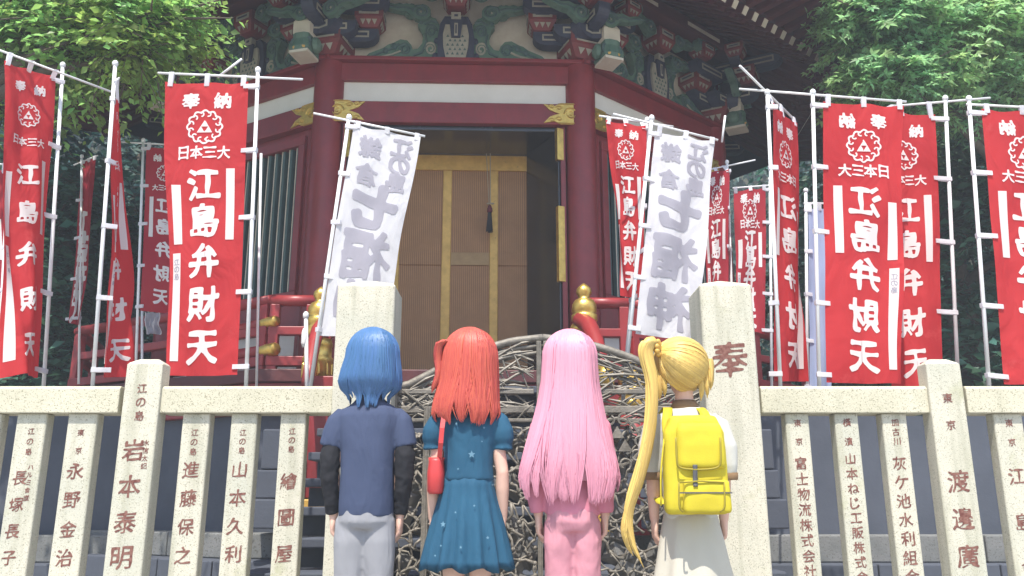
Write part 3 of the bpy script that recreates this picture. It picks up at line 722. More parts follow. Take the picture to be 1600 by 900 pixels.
right = thing("stone_fence", (xf(1350), YF, 0), "pale granite fence right of the gate, posts carved with brown names", "stone fence", "stone fences either side of the gate")
RZ0, RZ1 = zf(646), zf(604)
def rail(parent, pa, pb):
    b = MB(); c = .014; xa, xb = P(pa, 620, YF).x, P(pb, 620, YF).x
    b.rings([[Vector((x, y, z)) for y, z in ((YF - .03, RZ0), (YF - .03, RZ1 - c), (YF - .03 + c, RZ1), (YF + .15, RZ1), (YF + .15, RZ0))] for x in (xa, lerp(xa, xb, .5), xb)])
    return b.obj("stone_rail", "granite", parent, bevel=.005)
rail(left, -190, 190); rail(left, 253, 521); rail(right, 1187, 1446); rail(right, 1506, 1800)
SM = .045; MD = .10
for px0, px1, cols in (
    (-124, -76, []),
    (-46, 1, []),
    (26, 73, [("江の島", 674, 706, .036, .008), ("ハルミ食堂", 730, 778, .030, .032), ("長塚長子", 747, 872, .075, -.018)]),
    (106, 152, [("東京", 676, 704, .036, 0), ("永野金治", 736, 872, .088, -.004)]),
    (285, 328, [("江の島", 676, 706, .038, 0), ("進藤保之", 734, 868, .088, -.003)]),
    (361, 402, [("江の島", 676, 704, .036, 0), ("山本久利", 734, 866, .088, -.003)]),
    (438, 478, [("江の島", 674, 702, .036, 0), ("繪圖屋", 752, 866, .088, -.004)]),
):
    o, x0, x1 = post(left, px0, px1, 646, "post", 0, ytop=RZ0 - .002); ch = []
    for t, a, c, s, d in cols: ch += column(t, 0, a, c, s, x0, x1, d)
    if ch: letters(o, ch, YF - .0015)
o, x0, x1 = post(left, 188, 246, 569, "tall_post", 0, peak=.035, depth=.115, y0=YF - .05)
letters(o, column("江の島", 0, 607, 650, .052, x0, x1, .0, YF - .05) + column("岩本泰明", 0, 704, 872, .115, x0, x1, -.012, YF - .05) + column("水信太記", 0, 692, 728, .032, x0, x1, .055, YF - .05), YF - .0515)
for px0, px1, cols in (
    (1227, 1264, [("東京", 661, 690, .040, 0), ("富士物流株式会社", 724, 893, .066, .0)]),
    (1304, 1341, [("橫濱", 660, 690, .044, 0), ("山本ねじ工販株式会社", 717, 925, .060, .0)]),
    (1378, 1417, [("加古川", 660, 690, .040, 0), ("灰ケ池水利組合", 724, 901, .074, .0)]),
    (1553, 1598, [("東京", 661, 691, .042, 0), ("江島會", 744, 888, .09, .0)]),
    (1632, 1676, []),
    (1708, 1750, []),
):
    o, x0, x1 = post(right, px0, px1, 646, "post", 0, ytop=RZ0 - .002); ch = []
    for t, a, c, s, d in cols: ch += column(t, 0, a, c, s, x0, x1, d)
    if ch: letters(o, ch, YF - .0015)
o, x0, x1 = post(right, 1457, 1512, 569, "tall_post", 0, peak=.035, depth=.115, y0=YF - .05)
letters(o, column("東京", 0, 622, 664, .052, x0, x1, -.0, YF - .05) + column("渡邊廣済", 0, 752, 928, .115, x0, x1, -.0, YF - .05), YF - .0515)
# gateposts
YG = 4.62
def gatepost(px0, px1, label, text):
    t = thing("gatepost", (P((px0 + px1) / 2, 600, YG).x, YG + .15, 0), label, "gatepost", "tall granite posts of the gate")
    x0, x1 = P(px0, 600, YG).x, P(px1, 600, YG).x; z1 = P(800, 446, YG).z; d = .31; c = .010; b = MB()
    def rr(z, i=0, k=0): return [Vector(p) for p in ((x0 + c + i, YG + i, z), (x1 - c - i, YG + i, z), (x1 - i, YG + c + i, z), (x1 - i, YG + d - i, z), (x0 + i, YG + d - i, z), (x0 + i, YG + c + i, z))]
    b.rings([rr(0), rr(1.0), rr(z1), rr(z1 + .014, .012), rr(z1 + .06, .13)]); o = b.obj("shaft", "granite_post", t, bevel=.005)
    if text(x0, x1): letters(t, text(x0, x1), YG - .0015)
    return t
gatepost(519, 612, "tall pale granite gatepost behind the person with blue hair", lambda a, b_: [])
gatepost(1102, 1186, "tall pale granite gatepost carved with one large brown character", lambda a, b_: [("奉", lerp(a, b_, .48), P(800, 562, YG).z, .205)])

# bronze gate of two leaves
YB = 4.80
def gx(px): return P(px, 640, YB).x
def gz(py): return P(800, py, YB).z
PXL, PXC, PXR = 614, 848, 1104
def top_py(px):
    t = min(1, abs(px - PXC) / (234. if px < PXC else 254.)); pts = [(0, 528), (.2, 533), (.38, 545), (.55, 560), (.75, 584), (.9, 602), (1, 606)]
    for (a, y0), (c, y1) in zip(pts, pts[1:]):
        if t <= c: return lerp(y0, y1, (t - a) / (c - a))
    return 606
GX = {}
for side, pa, pb, lab in ((-1, PXL, PXC, "left leaf of the openwork bronze gate between the granite gateposts,"), (1, PXC, PXR, "right leaf of the openwork bronze gate bearing a crest of three stacked triangles")):
    t = thing("bronze_gate_leaf", (gx((pa + pb) / 2), YB, 0), lab, "gate leaf", "leaves of the bronze gate")
    n = 18; arc = [P(lerp(pa, pb, k / n), top_py(lerp(pa, pb, k / n)), YB) for k in range(n + 1)]
    fr = MB()
    for dz, r, dy in ((0, .024, 0), (-.045, .014, .005), (-.085, .012, 0)): fr.tube([p + Vector((0, dy, dz)) for p in arc], r, 8)
    f_ = fr.obj("arched_rail", "bronze", t, True)
    xa, xb = gx(pa) + .004, gx(pb) - .004 if side < 0 else gx(pb) - .004
    sc = gx(PXC)
    for x, w, nm in ((sc + side * .020, .014, "meeting_stile"), ((xa if side < 0 else xb) - side * -.0, .022, "hinge_stile"), (gx(668) if side < 0 else gx(1040), .018, "stile")):
        px = 800 + x / YB * FPX * .99; zt_ = gz(top_py(px)) - (.02 if nm != "stile" else .0)
        if nm == "stile": zt_ = gz(636)
        b = MB(); b.box((x - w, YB - .025, .06), (x + w, YB + .025, zt_)); b.box((x - w * .4, YB - .031, .06), (x + w * .4, YB - .025, zt_)); b.obj(nm, "bronze", t, bevel=.005)
    xi, xo = min(sc + side * .05, xa if side < 0 else xb), max(sc + side * .05, xa if side < 0 else xb)
    for z, h in ((gz(612), .014), (gz(640), .020), (gz(657), .010), (.10, .03)):
        b = MB(); b.box((xi, YB - .018, z - h), (xo, YB + .018, z + h)); b.obj("cross_rail", "bronze", t, bevel=.004)
    # upper field: splinters that cross like straw
    rnd = random.Random(5 + side); sp = MB(); z0 = gz(655)
    for k in range(150):
        x = rnd.uniform(xi, xo); px = 800 + x / YB * FPX * .985; zt_ = gz(top_py(px)) - .03
        z = rnd.uniform(z0, max(z0 + .02, zt_)); a = rnd.choice((.1, .35, -.25, -.5, .6, 2.0)) + rnd.uniform(-.15, .15); l = rnd.uniform(.07, .2)
        p = Vector((x - math.cos(a) * l, YB + rnd.uniform(-.015, .02), z - math.sin(a) * l)); q = Vector((x + math.cos(a) * l, YB + rnd.uniform(-.015, .02), z + math.sin(a) * l))
        for w in (p, q):
            w.x = max(xi, min(xo, w.x)); pw = 800 + w.x / YB * FPX * .985; w.z = max(z0, min(w.z, gz(top_py(pw)) - .01))
        sp.tube([p, lerp(p, q, .5) + Vector((0, -.01, .008)), q], [.004, rnd.uniform(.005, .0095), .003], 5)
    sp.obj("straw_openwork", "bronze", t, kind="stuff")
    # lower field: knotted branches; a jittered net of cells
    br = MB(); nx_, nz_ = 12, 23; zb0, zt0 = .14, gz(668); N = {}
    for j in range(nz_ + 1):
        for i in range(nx_ + 1):
            x = lerp(xi, xo, (i + (.5 if j % 2 else 0)) / (nx_ + .0)); z = lerp(zb0, zt0, j / nz_)
            N[i, j] = Vector((max(xi, min(xo, x + rnd.uniform(-.035, .035))), YB + rnd.uniform(-.012, .012), max(zb0, min(zt0, z + rnd.uniform(-.04, .04)))))
    def limb(p, q, r):
        m = lerp(p, q, .5) + Vector((rnd.uniform(-.02, .02), rnd.uniform(-.02, .01), rnd.uniform(-.015, .015))); br.tube([p, lerp(lerp(p, m, .5), lerp(p, q, .25), .3), m, q], [r * 1.3, r * .8, r * .85, r * 1.25], 6)
    for (i, j), p in N.items():
        for di, dj in ((1, 0), (0, 1), ((1, 1) if j % 2 else (-1, 1))):
            q = N.get((i + di, j + dj))
            if q is not None and rnd.random() < (.30 if (di, dj) == (1, 0) else .78): limb(p, q, rnd.uniform(.005, .0095))
        if rnd.random() < .35: br.ell(p, (.015, .012, .014), 7, 5)
    br.obj("branch_openwork", "bronze", t, True, kind="stuff")
    # hammered plates that back part of the field
    pl = MB()
    for k in range(80):
        x = lerp(xi + .03, xo - .03, rnd.random()); z = rnd.uniform(.2, zt0 - .05); w = rnd.uniform(.05, .11); h = rnd.uniform(.04, .10)
        pl.add([(x - w, YB + .05, z - h * .3), (x + w * .4, YB + .06, z - h), (x + w, YB + .055, z + h * .2), (x - w * .2, YB + .03, z + h), (x, YB + .015, z)], [(0, 1, 4), (1, 2, 4), (2, 3, 4), (3, 0, 4), (0, 3, 2, 1)])
    pl.obj("hammered_plates", "bronze_dark", t, kind="stuff")
    if side > 0:
        c = P(965, 690, YB - .05); b = MB()
        def tri(cx, cz, s):
            b.prism([(cx - s, cz - s * .58), (cx + s, cz - s * .58), (cx, cz + s * 1.15)], YB - .055, YB - .03)
        s = .042
        tri(c.x, c.z + s * 1.0, s * .93); tri(c.x - s, c.z - s * .74, s * .93); tri(c.x + s, c.z - s * .74, s * .93)
        b.tube([(c.x + .13 * math.cos(a), YB - .03, c.z + .13 * math.sin(a)) for a in [2 * math.pi * k / 24 for k in range(25)]], .010, 6)
        for k in range(10):
            a = 2 * math.pi * k / 10; b.tube([(c.x + .13 * math.cos(a) + (.035 - .001 * m) * math.cos(a + m * .5), YB - .035, c.z + .13 * math.sin(a) + (.035 - .001 * m) * math.sin(a + m * .5)) for m in range(12)], .007, 5)
        b.obj("crest_of_triangles", "bronze", t)
# ================================================================== banners on poles
def red_layout(full=True):
    L = [("奉", .31, .070, .20, .04), ("納", .70, .070, .20, .04), ("*", .49, .165, .44, 0)]
    L += [(c, u, .258, .155, .030) for c, u in zip("日本三大", (.235, .40, .565, .73))]
    L += [(c, .485, v, .385, .036) for c, v in zip("江島弁財天", (.37, .497, .632, .773, .912))]
    bars = [(.075, .19, .37, .575), (.765, .875, .315, .56), (.055, .165, .605, .955)]
    return L, bars
def white_layout():
    L = [(c, .25, v, .30, .05) for c, v in zip("江の島", (.075, .165, .255))] + [(c, .70, v, .32, .035) for c, v in zip("鎌倉", (.10, .235))]
    L += [(c, .48, v, z, b) for c, v, z, b in zip("七福神", (.385, .62, .86), (.62, .72, .70), (.085, .036, .04))]
    return L, []
def banner(label, pole_top, pole_bot, bar_pts, corners, mirrored, kind="red", group="red votive banners", tabs=True, phase=0., amp=.02, in_shade=False, zmin=None, sag=0., layout=None, curl=0.):
    """corners: TL, TR, BL, BR as seen = (px, py, depth); pole: (px, py, depth); bar: two points"""
    pt, pb = P(*pole_top), P(*pole_bot)
    t = thing("banner", (pb.x, pb.y, pb.z), label, "banner", group)
    b = MB(); b.tube([pb, lerp(pb, pt, .5), pt], .0125, 8); dd = (pt - pb).normalized(); b.ell(pt + dd * .012, (.020, .020, .024), 10, 7); b.obj("pole", "white_metal", t, True)
    b = MB(); b.tube([P(*bar_pts[0]), P(*bar_pts[1])], .008, 7); b.obj("crossbar", "white_metal", t, True)
    TL, TR, BL, BR = [P(*c) for c in corners]; nrm = (TR - TL).cross(BL - TL).normalized()
    if nrm.y > 0: nrm = -nrm
    width = (TR - TL).length; poleside = 0 if (P(*corners[0]) - pt).length < (P(*corners[1]) - pt).length else 1
    amp *= 1.35
    def S(u, v):                              # u from the left as seen
        p = lerp(lerp(TL, TR, u), lerp(BL, BR, u), v)
        w = u if poleside == 0 else 1 - u     # 0 at the pole
        d = amp * (.25 + .9 * v) * (.35 + .65 * w) * (math.sin(2 * math.pi * (u * 1.15 + v * .75) + phase) + .45 * math.sin(2 * math.pi * (u * 2.3 - v * 1.6) + phase * 2.1))
        d += .006 * math.exp(-v * 14) * math.sin(2 * math.pi * u * 3 + phase) + curl * math.sin(math.pi * u) * v
        d += .008 * math.sin(math.pi * v) * noise.noise(Vector((u * 3.1 + phase * 5, v * 4.3, phase))) * 2
        p = p + nrm * d; p.z -= .014 * math.exp(-v * 30) * abs(math.sin(2 * math.pi * u)) + sag * math.sin(math.pi * u) * v
        p += (TR - TL).normalized() * .008 * math.sin(v * 9 + phase) * (1 if w > .5 else .3)
        return p
    nu, nv = 18, 46; b = MB(); V = [S(i / nu, j / nv) for j in range(nv + 1) for i in range(nu + 1)]
    b.add(V, [(j * (nu + 1) + i, j * (nu + 1) + i + 1, (j + 1) * (nu + 1) + i + 1, (j + 1) * (nu + 1) + i) for j in range(nv) for i in range(nu)])
    mt = {"red": "flag_red_shade" if in_shade else "flag_red", "white": "flag_white", "blue": "flag_blue"}[kind]
    cl = b.obj("cloth", mt, t, True)
    hgt = (BL - TL).length; asp = width / hgt
    L, bars = layout or (red_layout() if kind == "red" else white_layout())
    e = .0035
    def lay(V, F, b):
        for s in (-1, 1):
            o = []
            for u, v in V:
                uu = 1 - u if mirrored else u
                if not (0 < uu < 1 and 0 < v < 1): uu = min(.995, max(.005, uu)); v = min(.995, max(.005, v))
                o.append(S(uu, v) + nrm * e * s)
            b.add(o, F)
    full_w = width if width > .3 else .49; asp_ = full_w / hgt
    for ch, u, v, sz, bold in L:
        V, F = crest() if ch == "*" else glyph(ch, bold, 44 if sz > .3 else 34)
        b = MB(); lay([(u + x * sz, v - y * sz * asp_) for x, y in V], F, b); put("crest" if ch == "*" else "character", b.mesh("character", ["print_grey" if kind == "white" else "print_white"], True), cl)
    for u0, u1, v0, v1 in bars:
        n = 14; b = MB(); lay([(lerp(u0, u1, i / 2), lerp(v0, v1, j / n)) for j in range(n + 1) for i in range(3)], [(j * 3 + i, j * 3 + i + 1, (j + 1) * 3 + i + 1, (j + 1) * 3 + i) for j in range(n) for i in range(2)], b)
        put("printed_strip", b.mesh("printed_strip", ["print_white"], True), cl)
    if bars:                                  # small grey donor names on the white strips
        e = .0055
        for k, ch in enumerate("江の島"): b = MB(); g = glyph(ch, .02, 24); lay([(.11 + x * .075, .635 + k * .024 - y * .075 * asp_) for x, y in g[0]], g[1], b); put("small_character", b.mesh("small_character", ["print_grey"], True), cl)
    if tabs:
        ba, bb = P(*bar_pts[0]), P(*bar_pts[1])
        for u in (.06, .5, .94):
            p = S(u, .004); k = max(0, min(1, (p - ba).dot(bb - ba) / (bb - ba).length_squared)); q = lerp(ba, bb, k)
            b = MB(); w = (TR - TL).normalized() * .016; f = nrm * .010
            V = [p - w - f * .3 - Vector((0, 0, .02)), p + w - f * .3 - Vector((0, 0, .02)), q + w + f, q - w + f, p - w + f * .5 - Vector((0, 0, .02)), p + w + f * .5 - Vector((0, 0, .02)), q + w - f, q - w - f]
            V[2] += Vector((0, 0, .008)); V[3] += Vector((0, 0, .008)); V[6] += Vector((0, 0, .008)); V[7] += Vector((0, 0, .008))
            b.add(V, [(0, 1, 6, 7), (4, 3, 2, 5), (7, 6, 2, 3), (0, 4, 5, 1), (0, 7, 3, 4), (1, 5, 2, 6)]); b.obj("tab", "flag_white", t)
        for v in (.018, .25, .485, .735, .975):
            p = S(0 if poleside == 0 else 1, v); k = (p - pb).dot(dd); q = pb + dd * max(.02, min(k, (pt - pb).length)); ax = (q - p)
            if ax.length < .01: continue
            a = ax.normalized(); z = Vector((0, 0, .014)); f = a.cross(Vector((0, 0, 1))).normalized() * .016; q = q + a * .014; p = p - a * .03
            b = MB(); V = [p - z - f * .5, q - z - f, q - z + f, p - z + f * .5, p + z - f * .5, q + z - f, q + z + f, p + z + f * .5]
            b.add(V, [(0, 3, 2, 1), (4, 5, 6, 7), (0, 1, 5, 4), (1, 2, 6, 5), (2, 3, 7, 6), (3, 0, 4, 7)]); b.obj("tab", "flag_white", t)
    return t
A = 4.98
banner("red banner furled inward at its foot, far left of the fence, crossbar sloping down", (98, 104, A + .38), (66, 640, A + .38), ((-2, 78, A + .0), (175, 144, A + .45)), ((3, 95, A - .0), (86, 118, A + .35), (9, 588, A - .02), (60, 590, A + .3)), False, phase=.6, amp=.035, curl=.05)
banner("red banner hanging edge-on, a narrow wedge beside a bare tall pole", (180, 102, A), (142, 640, A), ((180, 128, A), (186, 122, A + .4)), ((180, 150, A + .02), (185, 160, A + .34), (162, 590, A + .02), (207, 588, A + .34)), False, phase=1.4, amp=.03)
banner("broad red banner facing front, between the tall fence post and the hall", (403, 112, A), (383, 640, A), ((247, 114, A), (473, 124, A)), ((257, 128, A), (388, 128, A), (264, 588, A), (372, 586, A)), False, phase=2.2, amp=.014)
banner("white banner with grey reversed writing hanging behind the blue-haired person's gatepost", (545, 186, A + .15), (480, 640, A + .15), ((490, 177, A + .15), (664, 213, A + .15)), ((553, 193, A + .15), (657, 214, A + .15), (498, 524, A + .15), (598, 530, A + .15)), True, "white", "white votive banners", phase=.3, amp=.014)
banner("red banner partly covered by the white one, right of the doorway", (1011, 190, A + .55), (972, 640, A + .55), ((936, 181, A + .55), (1052, 198, A + .55)), ((946, 187, A + .55), (1011, 196, A + .35), (975, 464, A + .55), (1004, 466, A + .35)), False, phase=2.6, amp=.02)
banner("white banner with grey reversed writing hanging above the blonde head", (1018, 187, A + .15), (972, 640, A + .15), ((958, 178, A + .15), (1122, 219, A + .15)), ((1024, 204, A + .15), (1118, 220, A + .15), (993, 522, A + .15), (1088, 532, A + .15)), True, "white", "white votive banners", phase=3.4, amp=.016)
banner("dim red banner just behind the white one, left of a thin pole", (1136, 255, 7.6), (1150, 640, 7.6), ((1095, 268, 7.6), (1180, 250, 7.6)), ((1100, 268, 7.6), (1140, 264, 7.5), (1104, 520, 7.6), (1136, 520, 7.5)), False, phase=1.1, amp=.03, in_shade=True)
banner("dim red banner in the shade behind the carved gatepost", (1203, 282, 7.3), (1206, 640, 7.3), ((1145, 294, 7.3), (1210, 289, 7.3)), ((1148, 297, 7.3), (1197, 292, 7.3), (1150, 515, 7.3), (1195, 522, 7.3)), False, phase=4., amp=.03, in_shade=True)
banner("narrow red banner turned almost edge-on under a slanting rod, right of the gatepost", (1199, 147, A), (1221, 640, A), ((1156, 103, A - .2), (1241, 187, A + .35)), ((1206, 160, A), (1243, 192, A + .34), (1213, 596, A), (1262, 596, A + .34)), True, phase=.9, amp=.02)
banner("broad red banner facing front with reversed writing, right of the gatepost", (1270, 147, A), (1281, 640, A), ((1155, 139, A), (1416, 159, A)), ((1286, 158, A), (1412, 165, A), (1291, 598, A), (1408, 600, A)), True, phase=2.9, amp=.014)
banner("red banner half hidden behind the broad one, its pole on its right", (1477, 156, A + .35), (1499, 640, A + .35), ((1395, 166, A + .35), (1547, 153, A + .35)), ((1355, 174, A + .35), (1462, 178, A + .35), (1392, 610, A + .35), (1475, 608, A + .35)), False, phase=5.2, amp=.02)
banner("red banner at the far right, pole on its left above a tall fence post", (1514, 157, A), (1548, 640, A), ((1510, 163, A), (1690, 172, A)), ((1533, 170, A), (1660, 176, A), (1570, 600, A), (1672, 604, A)), True, phase=.2, amp=.02)
banner("small dark red banner in the shade left of the edge-on one", (128, 246, 8.2), (123, 600, 8.2), ((115, 258, 8.2), (153, 243, 8.2)), ((129, 252, 8.2), (149, 246, 8.2), (108, 505, 8.2), (128, 508, 8.2)), False, phase=2., amp=.03, in_shade=True, layout=([(c, .5, .42 + .12 * k, .7, .03) for k, c in enumerate("江島弁財天")], []))
banner("dark red banner in the shade behind the broad front one", (224, 221, 7.2), (210, 640, 7.2), ((190, 222, 7.2), (262, 226, 7.2)), ((229, 228, 7.2), (290, 232, 7.2), (220, 486, 7.2), (280, 490, 7.2)), True, phase=3.1, amp=.02, in_shade=True)
banner("purple-shaded red banner at the extreme left behind the furled one", (14, 250, 6.6), (-6, 640, 6.6), ((-60, 258, 6.6), (24, 256, 6.6)), ((-50, 262, 6.6), (10, 264, 6.6), (-48, 520, 6.6), (12, 524, 6.6)), False, phase=1.8, amp=.02, in_shade=True)
banner("pale blue banner showing between the narrow and the broad red ones", (1259, 300, 6.4), (1262, 640, 6.4), ((1256, 318, 6.4), (1305, 318, 6.4)), ((1262, 324, 6.4), (1298, 324, 6.4), (1266, 612, 6.4), (1300, 612, 6.4)), True, "blue", "pale banners in the back row", phase=.5, layout=([], []))
banner("short white banner piece with dark writing low behind the broad front banner", (222, 480, 7.9), (222, 640, 7.9), ((220, 484, 7.9), (252, 484, 7.9)), ((226, 487, 7.9), (250, 487, 7.9), (228, 522, 7.9), (249, 522, 7.9)), False, "white", "pale banners in the back row", tabs=False, layout=([("の", .5, .3, .8, .06), ("の", .5, .72, .8, .06)], []))
# bare rods that cross behind the banners
for a, c, lab in (((340, 121, 5.3), (378, 92, 5.3), "bare white rod slanting up behind the broad left banner"), ((1128, 222, 6.2), (1133, 181, 6.2), "short bare white rod standing up behind the white banner"), ((478, 493, 5.6), (480, 640, 5.6), "short white capped pole in front of the left railing"), ((408, 240, 5.5), (400, 640, 5.5), "thin bare white pole close behind the broad left banner's pole")):
    p, q = P(*a), P(*c); o = thing("bare_pole", q, lab, "pole"); b = MB(); b.tube([p, lerp(p, q, .5), q], .014 if "capped" in lab else .009, 8)
    if "capped" in lab: b.ell(p, (.022, .022, .03), 10, 7); b.lathe([(.014, p.z - .22), (.022, p.z - .19), (.022, p.z - .12), (.014, p.z - .09)], (p.x, p.y, 0), 10)
    b.obj("rod", "white_metal", o, True)
# ================================================================== four people seen from behind
YP = 4.1
def pz(py): return P(800, py, YP).z
K = 1 / 323.                                     # metres per photo pixel at that depth
def se(c, a, b, z, n=28, e=2.4, tilt=0.):
    """super-elliptic ring, half widths a (x) and b (y)"""
    out = []
    for i in range(n):
        t = 2 * math.pi * i / n; ct, st = math.cos(t), math.sin(t)
        x = a * math.copysign(abs(ct) ** (2 / e), ct); y = b * math.copysign(abs(st) ** (2 / e), st)
        out.append(Vector((c[0] + x, c[1] + y, z + tilt * x)))
    return out
def body_mesh(mb, cx, sh, zs, hand, ztop, hip, zcrotch, knee_w, elbow_out=.035, head_yaw=0.):
    """skin: head, neck, torso, arms with hands, legs and feet, to be fused into one surface. +y is the way the person faces"""
    Y = YP
    hz = ztop - .135                              # centre of the head
    mb.ell((cx, Y + .005, hz + .012), (.082, .10, .112), 20, 13)
    mb.rings([se((cx, Y + .035), a, b_, hz + z, 16, 2.2) for z, a, b_ in ((-.125, .022, .03), (-.115, .036, .045), (-.09, .052, .058), (-.05, .066, .066), (0, .074, .068), (.04, .07, .06))])
    mb.rings([[Vector((cx + x * w, Y + .095 + d, hz + z)) for x, d in ((-1, -.02), (-.5, .0), (0, .006), (.5, 0), (1, -.02), (0, -.04))] for z, w, d in ((-.045, .010, 0), (-.038, .016, 0), (-.02, .011, 0), (.03, .006, 0))])
    mb.ell((cx, Y + .118, hz - .033), (.011, .014, .011), 8, 6)
    for s in (-1, 1):
        mb.ell((cx + s * .082, Y, hz - .005), (.012, .022, .034), 10, 7); mb.ell((cx + s * .03, Y + .088, hz + .028), (.022, .014, .008), 8, 6); mb.ell((cx + s * .042, Y + .072, hz - .03), (.024, .02, .022), 8, 6)
    mb.ell((cx, Y + .088, hz - .068), (.022, .014, .008), 10, 6); mb.ell((cx, Y + .085, hz - .08), (.018, .013, .008), 10, 6); mb.ell((cx, Y + .075, hz - .108), (.022, .018, .016), 10, 6)
    mb.rings([se((cx, Y + y), a, b_, z, 16, 2) for z, a, b_, y in ((zs - .06, .085, .06, 0), (zs - .0, .06, .052, -.0), (zs + .045, .045, .046, .0), (hz - .07, .045, .047, .005), (hz - .02, .05, .05, .005))])
    T_ = [(zs + .005, .07, .05), (zs - .03, sh * .66, .052), (zs - .07, sh * .80, .066), (zs - .13, sh * .82, .078), (lerp(zs, zcrotch, .5), hip * .72, .075), (lerp(zs, zcrotch, .75), hip * .78, .078), (zcrotch + .06, hip * .82, .082), (zcrotch - .0, hip * .75, .07)]
    mb.rings([se((cx, Y), a, b_, z, 24) for z, a, b_ in T_])
    for s in (-1, 1):
        S_ = Vector((cx + s * (sh - .025), Y, zs - .065)); H = Vector((cx + s * hand[0], Y + hand[1], hand[2])); E_ = lerp(S_, H, .52) + Vector((s * elbow_out, -.025, 0))
        mb.tube([S_ + Vector((-s * .03, 0, .015)), S_, lerp(S_, E_, .4), E_, lerp(E_, H, .35), H], [.03, .034, .034, .031, .033, .023], 12)
        # hand: palm faces the thigh; fingers stacked from front (index) to back (little), bent inward
        d = (H - E_).normalized(); inn = Vector((-s, 0, 0)); fw = Vector((0, 1, 0))
        mb.rings([[H + d * t + fw * (a * x) + inn * (b_ * y) for x, y in ((1, .3), (.6, 1), (-.6, 1), (-1, .3), (-1, -.5), (-.5, -1), (.5, -1), (1, -.5))] for t, a, b_ in ((-.012, .020, .018), (.01, .026, .017), (.045, .038, .015), (.075, .039, .013), (.088, .036, .011))])
        for k, (off, ln, cu) in enumerate(((.030, .066, .30), (.010, .074, .42), (-.010, .070, .52), (-.029, .055, .62))):
            p = H + d * .078 + fw * off; a = cu; pts = [p]; r = [.0092]
            for seg, q in enumerate((.46, .31, .25)):
                v = d * math.cos(a) + inn * math.sin(a) + fw * (off * .8); p = p + v * ln * q; pts.append(p); r.append((.0085, .0078, .0062)[seg]); a += cu * 1.5
            mb.tube(pts, r, 8)
        p = H + d * .02 + fw * .024; mb.tube([p, p + d * .026 + fw * .022 + inn * .012, p + d * .055 + fw * .026 + inn * .02, p + d * .075 + fw * .022 + inn * .022], [.013, .0115, .0095, .007], 8)
        # leg
        Kn = Vector((cx + s * knee_w, Y + .012, lerp(zcrotch, .0, .46))); A_ = Vector((cx + s * knee_w * .95, Y - .01, .09))
        mb.tube([Vector((cx + s * hip * .52, Y, zcrotch + .07)), Vector((cx + s * max(knee_w, hip * .5), Y + .005, lerp(zcrotch, Kn.z, .25))), lerp(Vector((cx + s * max(knee_w, hip * .5), Y, zcrotch)), Kn, .65), Kn, lerp(Kn, A_, .3) + Vector((0, -.010, 0)), lerp(Kn, A_, .7), A_, A_ - Vector((0, 0, .06))], [.058, .056, .052, .043, .042, .036, .031, .034], 14)
        mb.rings([se((A_.x + s * .008, A_.y + y), a, b_, z, 14) for z, a, b_, y in ((.012, .036, .105, .05), (.035, .038, .10, .045), (.06, .034, .07, .025), (.085, .03, .04, .005))])
def face_parts(o, cx, ztop):
    hz = ztop - .135
    for s in (-1, 1):
        b = MB(); b.ell((cx + s * .031, YP + .082, hz + .002), (.015, .013, .012), 12, 8); e = b.obj("eye", "eye_white", o, True)
        b = MB(); b.ell((cx + s * .031, YP + .092, hz + .002), (.0075, .005, .0085), 10, 6); b.obj("iris", "eye_iris", e, True)
    b = MB(); b.ell((cx, YP + .099, hz - .074), (.02, .006, .006), 10, 6); b.obj("lips", "lip", o, True)
def shoes(o, cx, kw, mt):
    for s in (-1, 1):
        b = MB(); x = cx + s * (kw * .95 + .008); y = YP - .01
        b.rings([se((x, y + yy), a, b_, z, 18) for z, a, b_, yy in ((.0, .044, .125, .045), (.02, .047, .128, .045), (.05, .046, .118, .04), (.075, .043, .085, .02), (.10, .040, .052, -.005), (.115, .038, .045, -.005))]); b.obj("shoe", mt, o, True)
def wrinkles(sc, amp, zc=None, vert=1.):
    def f(c, n):
        p = Vector((c.x * sc, c.y * sc, c.z * sc * vert)); v = noise.noise(p) + .5 * noise.noise(p * 2.1)
        return amp * (v - abs(noise.noise(p * 1.3 + Vector((3, 1, 7)))) * .8)
    return f
class Env:
    """hair envelope: rows of (photo y, left x, right x, depth half, depth centre)"""
    def __init__(s, pytop, pymid, rows, ry0, cy0, cx):
        s.zt, s.zm = pz(pytop), pz(pymid); s.rows = [(pz(py), (lambda m: m)((xl + xr) / 2 - 800) , (xr - xl) / 2 * K, ry, cy) for py, xl, xr, ry, cy in rows]; s.cx0 = cx
        r0 = s.rows[0]; s.rows.sort(key=lambda r: -r[0])
    def at(s, z):
        R_ = s.rows
        if z >= s.zm:
            r = R_[0]; t = min(1, max(0, (z - s.zm) / (s.zt - s.zm))); q = math.sqrt(max(0, 1 - t ** 2.25)); return (r[1], r[4], r[2] * q, r[3] * q)
        for a, b_ in zip(R_, R_[1:]):
            if z >= b_[0]:
                t = (a[0] - z) / (a[0] - b_[0]); return tuple(lerp(a[i], b_[i], t) for i in (1, 4, 2, 3))
        r = R_[-1]; return (r[1], r[4], r[2], r[3])
def pxX(px): return P(px, 600, YP).x
